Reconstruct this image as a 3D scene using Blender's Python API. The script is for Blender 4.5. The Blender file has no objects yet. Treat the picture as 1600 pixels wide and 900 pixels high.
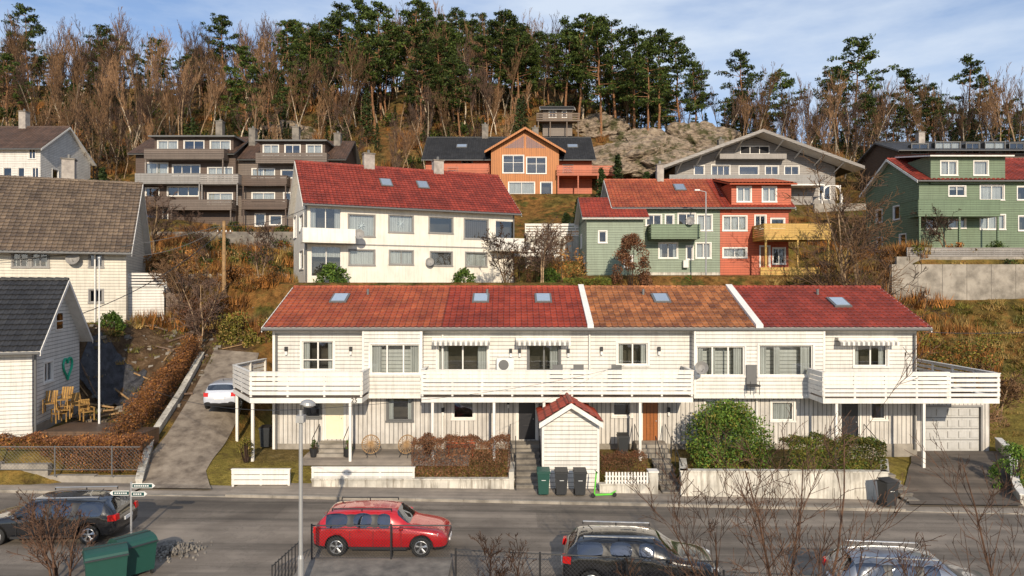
import bpy, bmesh, math, random
from mathutils import Vector, Matrix, noise
R=random.Random(11)
CAMZ=8.9; F=1066.7
def S(px,d): return (px-800)/F*d          # surveyed bearing + distance -> east coordinate
def Z(py,d): return CAMZ+(450-py)/F*d     # surveyed elevation angle + distance -> height
sc=bpy.context.scene
def link(o): sc.collection.objects.link(o); return o
# ---------------------------------------------------------------- materials
def mk(name):
    m=bpy.data.materials.new(name); m.use_nodes=True; n=m.node_tree.nodes; return m,n,m.node_tree.links,n['Principled BSDF']
def mth(n,l,op,a,b=None,c=None):
    x=n.new('ShaderNodeMath'); x.operation=op
    for i,v in enumerate((a,b,c)):
        if v is None: continue
        if isinstance(v,(int,float)): x.inputs[i].default_value=v
        else: l.new(v,x.inputs[i])
    return x.outputs[0]
def mixc(n,l,f,a,b,mode='MIX'):
    x=n.new('ShaderNodeMix'); x.data_type='RGBA'; x.blend_type=mode
    for k,v in ((0,f),(6,a),(7,b)):
        if isinstance(v,(int,float)): x.inputs[k].default_value=v
        elif isinstance(v,(tuple,list)): x.inputs[k].default_value=(*v[:3],1)
        else: l.new(v,x.inputs[k])
    return x.outputs[2]
def nz(n,l,scale,det=4,vec=None,rough=.6):
    x=n.new('ShaderNodeTexNoise'); x.inputs['Scale'].default_value=scale; x.inputs['Detail'].default_value=det; x.inputs['Roughness'].default_value=rough
    if vec is not None: l.new(vec,x.inputs['Vector'])
    return x.outputs['Fac']
def ramp(n,l,f,stops):
    x=n.new('ShaderNodeValToRGB'); e=x.color_ramp.elements
    while len(e)<len(stops): e.new(.5)
    for i,(p,c) in enumerate(stops):
        e[i].position=p; e[i].color=(*c[:3],1) if isinstance(c,(tuple,list)) else (c,c,c,1)
    l.new(f,x.inputs[0]); return x.outputs[0]
def bump(n,l,b,h,dist=.02,st=.6):
    x=n.new('ShaderNodeBump'); x.inputs['Distance'].default_value=dist; x.inputs['Strength'].default_value=st
    l.new(h,x.inputs['Height']); l.new(x.outputs[0],b.inputs['Normal'])
def coord(n,k='Object'): return n.new('ShaderNodeTexCoord').outputs[k]
def paint(name,col,pat=None,pitch=.16,rough=.55,dirt=.18,groove=.55,bd=.02):
    m,n,l,b=mk(name); oc=coord(n)
    f=nz(n,l,.9,6,oc); d=ramp(n,l,f,[(.3,1-dirt),(.65,1.0)])
    c=mixc(n,l,1.0,col,d,'MULTIPLY')
    f2=nz(n,l,14,3,oc); c=mixc(n,l,.10,c,f2,'MULTIPLY')
    if dirt>.1:   # rain streaks running down the surface
        mp=n.new('ShaderNodeMapping'); mp.inputs['Scale'].default_value=(5,5,.35); l.new(oc,mp.inputs[0]); sf=nz(n,l,1.3,5,mp.outputs[0],.7)
        c=mixc(n,l,1.0,c,ramp(n,l,sf,[(.36,(1-dirt*.9,1-dirt*.95,1-dirt)),(.52,1.0)]),'MULTIPLY')
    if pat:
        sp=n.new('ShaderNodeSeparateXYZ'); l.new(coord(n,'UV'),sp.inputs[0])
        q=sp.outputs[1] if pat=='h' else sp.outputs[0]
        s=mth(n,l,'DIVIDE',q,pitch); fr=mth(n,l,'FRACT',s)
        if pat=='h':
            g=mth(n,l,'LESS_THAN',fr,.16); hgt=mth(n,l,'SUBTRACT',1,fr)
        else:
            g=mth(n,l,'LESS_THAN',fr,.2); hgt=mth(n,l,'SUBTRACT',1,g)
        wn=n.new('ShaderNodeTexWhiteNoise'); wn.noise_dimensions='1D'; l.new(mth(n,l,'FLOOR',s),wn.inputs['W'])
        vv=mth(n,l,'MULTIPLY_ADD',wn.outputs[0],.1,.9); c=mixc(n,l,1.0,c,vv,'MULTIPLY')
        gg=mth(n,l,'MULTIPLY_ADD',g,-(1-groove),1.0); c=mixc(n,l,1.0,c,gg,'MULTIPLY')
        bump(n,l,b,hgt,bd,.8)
    l.new(c,b.inputs['Base Color']); b.inputs['Roughness'].default_value=rough
    return m
def tilem(name,ca,cb,cw=.3,ch=.36,moss=.45):
    m,n,l,b=mk(name); sp=n.new('ShaderNodeSeparateXYZ'); l.new(coord(n,'UV'),sp.inputs[0])
    a=mth(n,l,'FLOOR',mth(n,l,'DIVIDE',sp.outputs[0],cw)); c=mth(n,l,'FLOOR',mth(n,l,'DIVIDE',sp.outputs[1],ch))
    cmb=n.new('ShaderNodeCombineXYZ'); l.new(a,cmb.inputs[0]); l.new(c,cmb.inputs[1])
    wn=n.new('ShaderNodeTexWhiteNoise'); wn.noise_dimensions='2D'; l.new(cmb.outputs[0],wn.inputs['Vector'])
    col=mixc(n,l,wn.outputs[0],ca,cb)
    f=nz(n,l,.7,6,coord(n)); col=mixc(n,l,1.0,col,ramp(n,l,f,[(.3,1-moss),(.62,1.0)]),'MULTIPLY')
    fu=mth(n,l,'FRACT',mth(n,l,'DIVIDE',sp.outputs[0],cw)); gr=mth(n,l,'LESS_THAN',fu,.16)
    col=mixc(n,l,1.0,col,mth(n,l,'MULTIPLY_ADD',gr,-.5,1.0),'MULTIPLY')
    fv=mth(n,l,'FRACT',mth(n,l,'DIVIDE',sp.outputs[1],ch)); gv=mth(n,l,'LESS_THAN',fv,.14)
    col=mixc(n,l,1.0,col,mth(n,l,'MULTIPLY_ADD',gv,-.4,1.0),'MULTIPLY')
    l.new(col,b.inputs['Base Color']); b.inputs['Roughness'].default_value=.6
    return m
def noisem(name,ca,cb,scale=3,rough=.85,bd=.03,cc=None,det=8):
    m,n,l,b=mk(name); oc=coord(n); f=nz(n,l,scale,det,oc)
    st=[(.35,ca),(.62,cb)] if cc is None else [(.3,ca),(.5,cb),(.68,cc)]
    c=ramp(n,l,f,st)
    l.new(c,b.inputs['Base Color']); b.inputs['Roughness'].default_value=rough
    if bd: bump(n,l,b,nz(n,l,scale*6,6,oc),bd,.6)
    return m
def flat(name,col,rough=.5,metal=0,coat=0):
    m,n,l,b=mk(name); oc=coord(n); f=nz(n,l,6,4,oc)
    c=mixc(n,l,.15,col,ramp(n,l,f,[(.3,.5),(.6,1.0)]),'MULTIPLY'); l.new(c,b.inputs['Base Color'])
    b.inputs['Roughness'].default_value=rough; b.inputs['Metallic'].default_value=metal; b.inputs['Coat Weight'].default_value=coat
    return m
def leafm(name,ca,cb):
    m,n,l,b=mk(name); gi=n.new('ShaderNodeNewGeometry').outputs['Random Per Island']
    c=ramp(n,l,gi,[(0,ca),(1,cb)]); oi=n.new('ShaderNodeObjectInfo').outputs['Random']
    c=mixc(n,l,1.0,c,mth(n,l,'MULTIPLY_ADD',oi,.6,.7),'MULTIPLY')
    f=nz(n,l,.9,3,coord(n)); c=mixc(n,l,1.0,c,ramp(n,l,f,[(.35,.55),(.62,1.2)]),'MULTIPLY')
    l.new(c,b.inputs['Base Color']); b.inputs['Roughness'].default_value=.6; b.inputs['Specular IOR Level'].default_value=.2
    return m
def twigm(name,ca,cb,scale=2):
    m,n,l,b=mk(name); oi=n.new('ShaderNodeObjectInfo').outputs['Random']; f=nz(n,l,scale,4,coord(n))
    c=ramp(n,l,f,[(.35,ca),(.62,cb)]); c=mixc(n,l,1.0,c,mth(n,l,'MULTIPLY_ADD',oi,.9,.5),'MULTIPLY')
    l.new(c,b.inputs['Base Color']); b.inputs['Roughness'].default_value=.9; b.inputs['Specular IOR Level'].default_value=.1; return m
def glassm(name,glos=.32,tint=(.75,.8,.82)):
    m=bpy.data.materials.new(name); m.use_nodes=True; n=m.node_tree.nodes; l=m.node_tree.links; n.remove(n['Principled BSDF'])
    t=n.new('ShaderNodeBsdfTransparent'); t.inputs[0].default_value=(*tint,1)
    g=n.new('ShaderNodeBsdfGlossy'); g.inputs['Roughness'].default_value=.03; g.inputs['Color'].default_value=(.85,.9,1,1)
    bp=n.new('ShaderNodeBump'); bp.inputs['Distance'].default_value=.02; bp.inputs['Strength'].default_value=.15
    l.new(nz(n,l,1.2,2,coord(n)),bp.inputs['Height']); l.new(bp.outputs[0],g.inputs['Normal'])
    mx=n.new('ShaderNodeMixShader'); fr=n.new('ShaderNodeFresnel'); fr.inputs[0].default_value=1.5
    l.new(mth(n,l,'ADD',fr.outputs[0],glos-.04),mx.inputs[0]); l.new(t.outputs[0],mx.inputs[1]); l.new(g.outputs[0],mx.inputs[2])
    l.new(mx.outputs[0],n['Material Output'].inputs[0]); return m
M={}
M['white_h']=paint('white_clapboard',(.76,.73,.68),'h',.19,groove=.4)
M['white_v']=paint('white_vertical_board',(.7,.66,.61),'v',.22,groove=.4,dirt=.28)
M['white']=paint('white_paint',(.8,.77,.72),dirt=.14)
M['white2']=paint('white_render',(.8,.75,.66),dirt=.16)
M['whitewall']=paint('weathered_white_masonry',(.68,.64,.56),dirt=.55)
M['gdoor']=paint('shaded_garage_door_paint',(.52,.51,.49),dirt=.15)  # greyed colour carries the shade under the balcony
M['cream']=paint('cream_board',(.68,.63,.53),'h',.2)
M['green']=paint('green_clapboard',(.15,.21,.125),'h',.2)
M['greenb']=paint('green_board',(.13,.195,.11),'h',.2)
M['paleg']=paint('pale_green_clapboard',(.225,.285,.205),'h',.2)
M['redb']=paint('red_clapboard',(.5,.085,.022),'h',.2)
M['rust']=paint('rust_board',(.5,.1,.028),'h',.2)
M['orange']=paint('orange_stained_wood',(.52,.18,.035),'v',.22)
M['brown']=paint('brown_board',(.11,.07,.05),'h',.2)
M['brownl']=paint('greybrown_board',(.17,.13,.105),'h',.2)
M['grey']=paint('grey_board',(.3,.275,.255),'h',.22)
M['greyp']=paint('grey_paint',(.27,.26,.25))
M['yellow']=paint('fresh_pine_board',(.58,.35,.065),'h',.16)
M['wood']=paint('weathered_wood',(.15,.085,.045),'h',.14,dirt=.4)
M['woodl']=noisem('sawn_wood',(.2,.12,.055),(.36,.22,.1),5)
M['oak']=noisem('oiled_wood',(.22,.11,.03),(.38,.22,.06),4)
M['polew']=noisem('tarred_pole_wood',(.08,.05,.035),(.17,.11,.075),5)
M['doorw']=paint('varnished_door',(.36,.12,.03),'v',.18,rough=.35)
M['doorb']=flat('black_door',(.02,.02,.025),.35)
M['doorc']=flat('cream_door',(.75,.68,.5),.4)
M['black']=flat('black_plastic',(.02,.02,.022),.5)
M['dark']=flat('dark_interior',(.015,.015,.018),.9)
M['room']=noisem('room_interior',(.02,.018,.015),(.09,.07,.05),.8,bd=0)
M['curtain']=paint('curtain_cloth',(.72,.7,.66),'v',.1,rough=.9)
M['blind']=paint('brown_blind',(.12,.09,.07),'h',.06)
M['glass']=glassm('window_glass',.12)
M['cglass']=glassm('car_glass',.16,(.2,.22,.22))
M['t1']=tilem('orange_red_roof_tiles',(.45,.115,.045),(.33,.065,.03))
M['t2']=tilem('deep_red_roof_tiles',(.39,.06,.028),(.28,.036,.018))
M['t3']=tilem('mixed_brown_roof_tiles',(.52,.2,.07),(.19,.065,.028),moss=.4)
M['t4']=tilem('dark_red_roof_tiles',(.34,.05,.028),(.22,.03,.017))
M['t5']=tilem('grey_brown_roof_tiles',(.21,.15,.1),(.12,.085,.06))
M['t6']=tilem('charcoal_roof_tiles',(.04,.04,.043),(.024,.024,.027))
M['t7']=tilem('umber_roof_tiles',(.14,.08,.055),(.09,.055,.04))
M['conc']=noisem('concrete',(.17,.15,.125),(.33,.295,.25),1.2)
M['concd']=noisem('dark_concrete',(.1,.09,.08),(.22,.195,.165),1.5)
M['brick']=noisem('chimney_render',(.25,.22,.2),(.4,.36,.32),2)
M['steel']=flat('galvanised_steel',(.38,.38,.38),.5,.4)
M['zinc']=flat('zinc_gutter',(.12,.12,.12),.5)
M['lampw']=flat('lamp_cover',(.7,.7,.68),.3)
M['skyl']=flat('skylight_pane',(.45,.52,.6),.08,.6)  # pale blue puts the reflected sky into the pane colour
M['gbin']=flat('green_container_plastic',(.012,.065,.05),.5)
M['kbin']=flat('black_bin_plastic',(.03,.032,.035),.45)
M['sgreen']=flat('bright_green_paint',(.12,.6,.04),.35)
M['navy']=flat('dark_sign_face',(.01,.06,.06),.4)
M['rubber']=flat('tyre_rubber',(.015,.015,.015),.8)
M['rim']=flat('alloy_rim',(.5,.51,.53),.3,.7)
M['cred']=flat('red_car_paint',(.44,.008,.012),.2,.1,1)
M['cblack']=flat('black_car_paint',(.012,.013,.016),.2,.2,1)
M['csilver']=flat('silver_car_paint',(.2,.215,.25),.28,.6,1)
M['cwhite']=flat('white_car_paint',(.5,.53,.6),.3,.1,1)
M['tail']=flat('tail_light_lens',(.5,.01,.01),.15)
M['head']=flat('head_light_lens',(.7,.72,.75),.1,.3)
M['plate']=flat('plate',(.75,.75,.75),.4)
M['tarp']=noisem('black_tarpaulin',(.012,.012,.015),(.05,.05,.06),3,.35,.15)
M['teal']=flat('teal_paint',(.02,.42,.25),.5)
M['bark']=twigm('bark',(.09,.06,.04),(.36,.25,.15),5)
M['barkp']=noisem('pine_bark',(.1,.05,.025),(.28,.13,.055),4,bd=.03)
M['twig']=twigm('twig',(.1,.06,.036),(.24,.14,.075))
M['twigd']=twigm('dark_twig',(.045,.03,.025),(.11,.07,.05))
M['fgtwig']=twigm('foreground_twig',(.04,.025,.02),(.13,.075,.05),6)
M['birch']=twigm('birch_bark',(.2,.16,.12),(.58,.48,.35),5)
M['needle']=leafm('pine_needles',(.014,.03,.006),(.085,.115,.02))
M['needle2']=leafm('spruce_needles',(.01,.02,.006),(.045,.065,.016))
M['leaf']=leafm('evergreen_leaves',(.02,.055,.01),(.13,.2,.03))
M['leaf2']=leafm('hedge_leaves',(.06,.065,.012),(.22,.19,.035))
M['brack']=leafm('bracken',(.12,.05,.015),(.42,.18,.045))
M['dry']=leafm('dry_grass',(.17,.11,.035),(.42,.28,.09))
M['beech']=leafm('winter_hedge_leaves',(.08,.03,.015),(.26,.115,.055))
def rockm():
    m,n,l,b=mk('rock'); oc=coord(n); f=nz(n,l,.5,9,oc,.7); mp=n.new('ShaderNodeMapping'); mp.inputs['Scale'].default_value=(1,1,4); mp.inputs['Rotation'].default_value=(.3,.5,0); l.new(oc,mp.inputs[0]); f2=nz(n,l,1.1,7,mp.outputs[0],.7)
    c=ramp(n,l,f2,[(.33,(.05,.04,.03)),(.47,(.25,.185,.13)),(.6,(.4,.31,.22)),(.75,(.5,.41,.31))]); c=mixc(n,l,ramp(n,l,f,[(.5,0.0),(.6,1.0)]),c,(.07,.065,.02))
    l.new(c,b.inputs['Base Color']); b.inputs['Roughness'].default_value=.9; bump(n,l,b,f2,.6,1.0); return m
M['stone']=rockm()
# ---------------------------------------------------------------- mesh helpers
class Mesh:
    def __init__(s): s.v=[];s.f=[];s.m=[];s.uv=[];s.mats=[];s.smooth=False
    def mi(s,k):
        if k not in s.mats: s.mats.append(k)
        return s.mats.index(k)
    def poly(s,pts,mat,uv=None):
        i=len(s.v); s.v.extend(tuple(p) for p in pts); s.f.append(tuple(range(i,i+len(pts)))); s.m.append(s.mi(mat)); s.uv.append(uv)
    def obx(s,o,X,Y,W,mat):
        o=Vector(o);X=Vector(X);Y=Vector(Y);W=Vector(W); c=[o,o+X,o+X+Y,o+Y,o+W,o+X+W,o+X+Y+W,o+Y+W]
        i=len(s.v); s.v.extend(tuple(p) for p in c); k=s.mi(mat)
        for f in ((0,3,2,1),(4,5,6,7),(0,1,5,4),(1,2,6,5),(2,3,7,6),(3,0,4,7)):
            s.f.append(tuple(i+j for j in f)); s.m.append(k); s.uv.append(None)
    def box(s,x0,x1,y0,y1,z0,z1,mat): s.obx((x0,y0,z0),(x1-x0,0,0),(0,y1-y0,0),(0,0,z1-z0),mat)
    def beam(s,a,b,r,mat,n=4,r2=None,cap=False):
        a=Vector(a);b=Vector(b);d=(b-a)
        if d.length<1e-6: return
        d.normalize(); t=Vector((0,0,1)) if abs(d.z)<.9 else Vector((1,0,0)); u=d.cross(t).normalized(); w=d.cross(u)
        r2=r if r2 is None else r2; i=len(s.v); k=s.mi(mat)
        for p,rr in ((a,r),(b,r2)):
            for j in range(n):
                q=2*math.pi*j/n+.4; s.v.append(tuple(p+u*math.cos(q)*rr+w*math.sin(q)*rr))
        for j in range(n):
            j2=(j+1)%n; s.f.append((i+j,i+j2,i+n+j2,i+n+j)); s.m.append(k); s.uv.append(None)
        if cap:
            s.f.append(tuple(i+j for j in range(n-1,-1,-1))); s.m.append(k); s.uv.append(None)
            s.f.append(tuple(i+n+j for j in range(n))); s.m.append(k); s.uv.append(None)
    def lathe(s,c,ax,prof,mat,n=20):
        c=Vector(c);ax=Vector(ax).normalized(); t=Vector((0,0,1)) if abs(ax.z)<.9 else Vector((1,0,0)); u=ax.cross(t).normalized(); w=ax.cross(u)
        i=len(s.v); k=s.mi(mat)
        for r,h in prof:
            for j in range(n):
                q=2*math.pi*j/n; s.v.append(tuple(c+ax*h+u*math.cos(q)*r+w*math.sin(q)*r))
        for a in range(len(prof)-1):
            for j in range(n):
                j2=(j+1)%n; s.f.append((i+a*n+j,i+a*n+j2,i+(a+1)*n+j2,i+(a+1)*n+j)); s.m.append(k); s.uv.append(None)
    def make(s,name,uv=True,smooth=None):
        me=bpy.data.meshes.new(name); me.from_pydata(s.v,[],s.f)
        for k in s.mats: me.materials.append(M[k])
        me.polygons.foreach_set('material_index',s.m)
        if uv:
            L=me.uv_layers.new(name='UVMap').data
            for p in me.polygons:
                e=s.uv[p.index]
                if e is None:
                    nn=p.normal
                    u=Vector((1,0,0)) if abs(nn.z)>.99 else Vector((-nn.y,nn.x,0)).normalized()
                    v=nn.cross(u)
                    for li in p.loop_indices:
                        co=me.vertices[me.loops[li].vertex_index].co; L[li].uv=(co.dot(u),co.dot(v))
                else:
                    for q,li in enumerate(p.loop_indices): L[li].uv=e[q]
        if smooth or (smooth is None and s.smooth): me.polygons.foreach_set('use_smooth',[True]*len(me.polygons))
        me.update(); return me
class G:
    def __init__(s,name,loc=(0,0,0),rot=0): s.name=name;s.loc=Vector(loc);s.rot=rot;s.parts={};s.extra=[]
    def p(s,k):
        if k not in s.parts: s.parts[k]=Mesh()
        return s.parts[k]
    def done(s):
        e=link(bpy.data.objects.new(s.name,None)); e.location=s.loc; e.rotation_euler=(0,0,s.rot); e.empty_display_size=.5
        for k,m in s.parts.items():
            if not m.f: continue
            o=link(bpy.data.objects.new(k,m.make(k))); o.parent=e
        for o in s.extra: link(o); o.parent=e
        s.e=e; return e
def single(name,m,loc=(0,0,0),uv=True,rot=0,scale=1,smooth=None):
    o=link(bpy.data.objects.new(name,m.make(name,uv,smooth))); o.location=loc; o.rotation_euler=(0,0,rot); o.scale=(scale,)*3; return o
def PF(a,b):
    a=Vector(a[:2]);b=Vector(b[:2]);L=(b-a).length;d=(b-a)/L;n=Vector((d.y,-d.x))
    return (lambda u,o,z:(a.x+d.x*u+n.x*o,a.y+d.y*u+n.y*o,z)),L
def pob(m,P,u0,u1,o0,o1,z0,z1,mat):
    o=Vector(P(u0,o1,z0)); m.obx(o,Vector(P(u1,o1,z0))-o,Vector(P(u0,o0,z0))-o,(0,0,z1-z0),mat)
def window(g,P,u0,u1,z0,z1,kind='w',n=2,cur=0,fm='white',trim=.09,dm='doorb',sill=True,hbar=0):
    fr=g.p('window_frames'); gl=g.p('window_glass'); it=g.p('interiors')
    if trim:
        t=trim
        pob(fr,P,u0-t,u0,0,.035,z0-t,z1+t,fm); pob(fr,P,u1,u1+t,0,.035,z0-t,z1+t,fm)
        pob(fr,P,u0,u1,0,.033,z1,z1+t,fm)
        if kind=='w': pob(fr,P,u0-t*1.2,u1+t*1.2,0,.07,z0-t,z0,fm) if sill else pob(fr,P,u0,u1,0,.033,z0-t,z0,fm)
    r=.12
    for q in (((u0,0,z0),(u0,0,z1),(u0,-r,z1),(u0,-r,z0)),((u1,0,z0),(u1,0,z1),(u1,-r,z1),(u1,-r,z0)),((u0,0,z1),(u1,0,z1),(u1,-r,z1),(u0,-r,z1)),((u0,0,z0),(u1,0,z0),(u1,-r,z0),(u0,-r,z0))):
        fr.poly([P(*c) for c in q],fm)
    if kind=='w':
        f=.055; pob(fr,P,u0,u0+f,-.09,-.04,z0,z1,fm); pob(fr,P,u1-f,u1,-.09,-.04,z0,z1,fm); pob(fr,P,u0+f,u1-f,-.09,-.04,z0,z0+f,fm); pob(fr,P,u0+f,u1-f,-.09,-.04,z1-f,z1,fm)
        for i in range(1,n):
            c=u0+(u1-u0)*i/n; pob(fr,P,c-.035,c+.035,-.088,-.038,z0+f,z1-f,fm)
        if hbar: c=z0+(z1-z0)*hbar; pob(fr,P,u0+f,u1-f,-.087,-.043,c-.025,c+.025,fm)
        gl.poly([P(u0,-.075,z0),P(u1,-.075,z0),P(u1,-.075,z1),P(u0,-.075,z1)],'glass')
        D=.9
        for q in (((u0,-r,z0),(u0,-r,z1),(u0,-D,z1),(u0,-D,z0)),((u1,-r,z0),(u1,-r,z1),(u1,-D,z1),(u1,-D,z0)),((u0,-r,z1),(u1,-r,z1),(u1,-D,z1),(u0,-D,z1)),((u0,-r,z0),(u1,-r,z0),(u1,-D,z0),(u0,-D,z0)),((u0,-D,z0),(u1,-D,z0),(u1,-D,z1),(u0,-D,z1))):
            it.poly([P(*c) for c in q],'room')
        w=u1-u0
        def cu(a,b,zt=z1,zb=z0,mat='curtain',o=-.2):
            k=max(2,int((b-a)/.09)); pts=[(a+(b-a)*i/k,o-(.05 if i%2 else 0)) for i in range(k+1)]
            for p,q in zip(pts,pts[1:]): it.poly([P(p[0],p[1],zb),P(q[0],q[1],zb),P(q[0],q[1],zt),P(p[0],p[1],zt)],mat)
        if cur==1: cu(u0,u0+.2*w); cu(u1-.2*w,u1)
        if cur==2: cu(u0,u1)
        if cur==3: cu(u0,u1,mat='blind')
        if cur==4: cu(u0,u1,z1,z1-.35*(z1-z0)); 
        if cur==5: cu(u1-.3*w,u1)
        if cur==6: cu(u0+.02,u0+.16*w); cu(u0+.3*w,u0+.42*w); cu(u1-.2*w,u1)
    elif kind=='door':
        dr=g.p('doors'); pob(dr,P,u0+.05,u1-.05,-.1,-.05,z0,z1-.05,dm); pob(fr,P,u0,u0+.05,-.1,-.03,z0,z1,fm); pob(fr,P,u1-.05,u1,-.1,-.03,z0,z1,fm); pob(fr,P,u0+.05,u1-.05,-.1,-.03,z1-.05,z1,fm)
        for i in range(3):
            zz=z0+.35+i*.55; pob(dr,P,u0+.25,u1-.25,-.05,-.035,zz,zz+.35,dm)
        pob(dr,P,u1-.17,u1-.13,-.05,.0,z0+1.0,z0+1.05,'steel')
    elif kind=='garage':
        dr=g.p('garage_door')
        for i in range(4):
            a=z0+(z1-z0)*i/4; b2=z0+(z1-z0)*(i+1)/4; pob(dr,P,u0+.03,u1-.03,-.14,-.1,a+.015,b2-.015,'gdoor')
            for j in range(5):
                c=u0+(u1-u0)*(j+.12)/5; c2=u0+(u1-u0)*(j+.88)/5; pob(dr,P,c,c2,-.1,-.06,a+.12,b2-.12,'gdoor')
        it.poly([P(u0,-.16,z0),P(u1,-.16,z0),P(u1,-.16,z1),P(u0,-.16,z1)],'dark')
def wall(g,a,b,z0,z1,ops,mat,fm='white',part='walls'):
    P,L=PF(a,b); m=g.p(part)
    us=sorted({0,L}|{min(max(o[i],0),L) for o in ops for i in (0,1)}); zs=sorted({z0,z1}|{min(max(o[i],z0),z1) for o in ops for i in (2,3)})
    for i in range(len(us)-1):
        for j in range(len(zs)-1):
            cu=(us[i]+us[i+1])/2;cz=(zs[j]+zs[j+1])/2
            if any(o[0]<cu<o[1] and o[2]<cz<o[3] for o in ops): continue
            m.poly([P(us[i],0,zs[j]),P(us[i+1],0,zs[j]),P(us[i+1],0,zs[j+1]),P(us[i],0,zs[j+1])],mat)
    for o in ops:
        kw=dict(o[4]) if len(o)>4 else {}; kw.setdefault('fm',fm); window(g,P,max(o[0],.03),min(o[1],L-.03),o[2],o[3],**kw)
def meas(g,a,b):
    c,s=math.cos(g.rot),math.sin(g.rot)
    W=lambda p:(g.loc.x+p[0]*c-p[1]*s,g.loc.y+p[0]*s+p[1]*c)
    A=W(a);B=W(b);L=math.hypot(B[0]-A[0],B[1]-A[1]);dx=(B[0]-A[0])/L;dy=(B[1]-A[1])/L
    def U(px):
        k=(px-800)/F; return (k*A[1]-A[0])/(dx-k*dy)
    def m(p0,p1,q0,q1,**kw):
        u0,u1=U(p0),U(p1); d=A[1]+dy*(u0+u1)/2
        return (u0,u1,Z(q1,d)-g.loc.z,Z(q0,d)-g.loc.z,kw)
    m.U=U; return m
def tiles(g,o,U,V,mat,cw=.3,ch=.36,ns=5,amp=.045,part='roof'):
    m=g.p(part); k=m.mi(mat); o=Vector(o);U=Vector(U);V=Vector(V);LU=U.length;LV=V.length;u=U/LU;v=V/LV;n=u.cross(v)
    nc=max(2,int(LU/cw*ns)); rows=[]
    j=0
    while j*ch<LV-.01:
        rows.append((j*ch,.05)); rows.append((min((j+1)*ch,LV),0.0)); j+=1
    i0=len(m.v)
    for (vv,h) in rows:
        for i in range(nc+1):
            uu=LU*i/nc; w=abs(math.cos(math.pi*uu/cw)); m.v.append(tuple(o+u*uu+v*vv+n*(h+amp*w)))
    for r in range(len(rows)-1):
        for i in range(nc):
            a=i0+r*(nc+1)+i; m.f.append((a,a+1,a+nc+2,a+nc+1)); m.m.append(k)
            u0=LU*i/nc+.001;u1=LU*(i+1)/nc-.001;v0=rows[r][0]+.002;v1=rows[r+1][0]-.002
            m.uv.append(((u0,v0),(u1,v0),(u1,v1),(u0,v1)))
def slope(g,o,U,V,mat,detail=True,fm='white',cw=.3,ns=5,th=.13):
    o=Vector(o);U=Vector(U);V=Vector(V);n=U.cross(V).normalized(); u=U.normalized()
    g.p('roof_deck').obx(o-n*th,U,V,n*(th-.01),'zinc' if fm is None else fm)
    if detail: tiles(g,o,U,V,mat,cw=cw,ns=ns)
    else: g.p('roof').poly([o,o+U,o+U+V,o+V],mat)
def rail(g,a,b,z0,z1,mat='white',n=5,gap=.03,part='balcony_railing',posts=1.4,th=.03,cap=True,pm=None):
    P,L=PF(a,b); m=g.p(part); h=(z1-z0-gap*(n-1))/n
    for i in range(n): pob(m,P,0,L,0,th,z0+i*(h+gap),z0+i*(h+gap)+h,mat)
    k=max(1,int(L/posts))
    for i in range(k+1):
        u=(L-.1)*i/k; pob(m,P,u,u+.09,-.09,-.002,z0-.1,z1,pm or mat)
    if cap: pob(m,P,-.02,L+.02,-.11,.05,z1,z1+.04,pm or mat)
def gable_house(g,L,D,ze,zr,wm,rm,front=(),right=(),left=(),oh=.5,og=.4,fm='white',detail=True,zb=-2,segs=None,gm=None,cw=.3,ns=5,gutter=True,walls=True,front_wall=True):
    gm=gm or wm
    if walls:
        if front_wall: wall(g,(0,0),(L,0),zb,ze,list(front),wm,fm)
        wall(g,(L,0),(L,D),zb,ze,list(right),gm,fm); wall(g,(L,D),(0,D),zb,ze,[],wm,fm); wall(g,(0,D),(0,0),zb,ze,list(left),gm,fm)
        g.p('gables').poly([(0,D,ze),(0,0,ze),(0,D/2,zr)],gm); g.p('gables').poly([(L,0,ze),(L,D,ze),(L,D/2,zr)],gm)
    t=(zr-ze)/(D/2); up=.16
    for (x0,x1,mt) in (segs or [(-og,L+og,rm)]):
        slope(g,(x0,-oh,ze-oh*t+up),(x1-x0,0,0),(0,D/2+oh,(D/2+oh)*t),mt,detail,fm,cw,ns)
        slope(g,(x1,D+oh,ze-oh*t+up),(x0-x1,0,0),(0,-(D/2+oh),(D/2+oh)*t),mt,False,fm)
        xx=x0
        while xx<x1-.05:
            x2=min(xx+.4,x1); g.p('roof_ridge').beam((xx,D/2,zr+up+.03),(x2,D/2,zr+up+.02),.13,mt,8,.11); xx=x2
    b=g.p('bargeboards')
    for x in (-og-.04,L+og):
        b.obx((x,-oh,ze-oh*t+up-.2),(.04,0,0),(0,D/2+oh,(D/2+oh)*t),(0,0,.22),fm); b.obx((x,D+oh,ze-oh*t+up-.2),(.04,0,0),(0,-(D/2+oh),(D/2+oh)*t),(0,0,.22),fm)
    if gutter: g.p('gutter').beam((-og,-oh-.06,ze-oh*t+up-.06),(L+og,-oh-.06,ze-oh*t+up-.06),.07,'zinc',8,cap=True)
    g.t=t; g.ze=ze; g.up=up
def skylight(g,x,y,w=.8,h=1.1):
    z=g.ze+y*g.t+g.up+.05; v=Vector((0,1,g.t)).normalized(); n=Vector((0,-g.t,1)).normalized(); m=g.p('skylights')
    o=Vector((x,y,z)); m.obx(o-v*.1-Vector((.1,0,0)),(w+.2,0,0),v*(h+.2),n*.1,'zinc'); m.obx(o+n*.1,(w,0,0),v*h,n*.03,'skyl')
def chimney(g,x,y,z0,z1,w=.6,d=.6,mat='brick'):
    m=g.p('chimney'); m.box(x-w/2,x+w/2,y-d/2,y+d/2,z0,z1,mat); m.box(x-w/2-.06,x+w/2+.06,y-d/2-.06,y+d/2+.06,z1,z1+.1,'concd'); m.beam((x,y,z1+.1),(x,y,z1+.4),.12,'zinc',8,cap=True)
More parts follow.
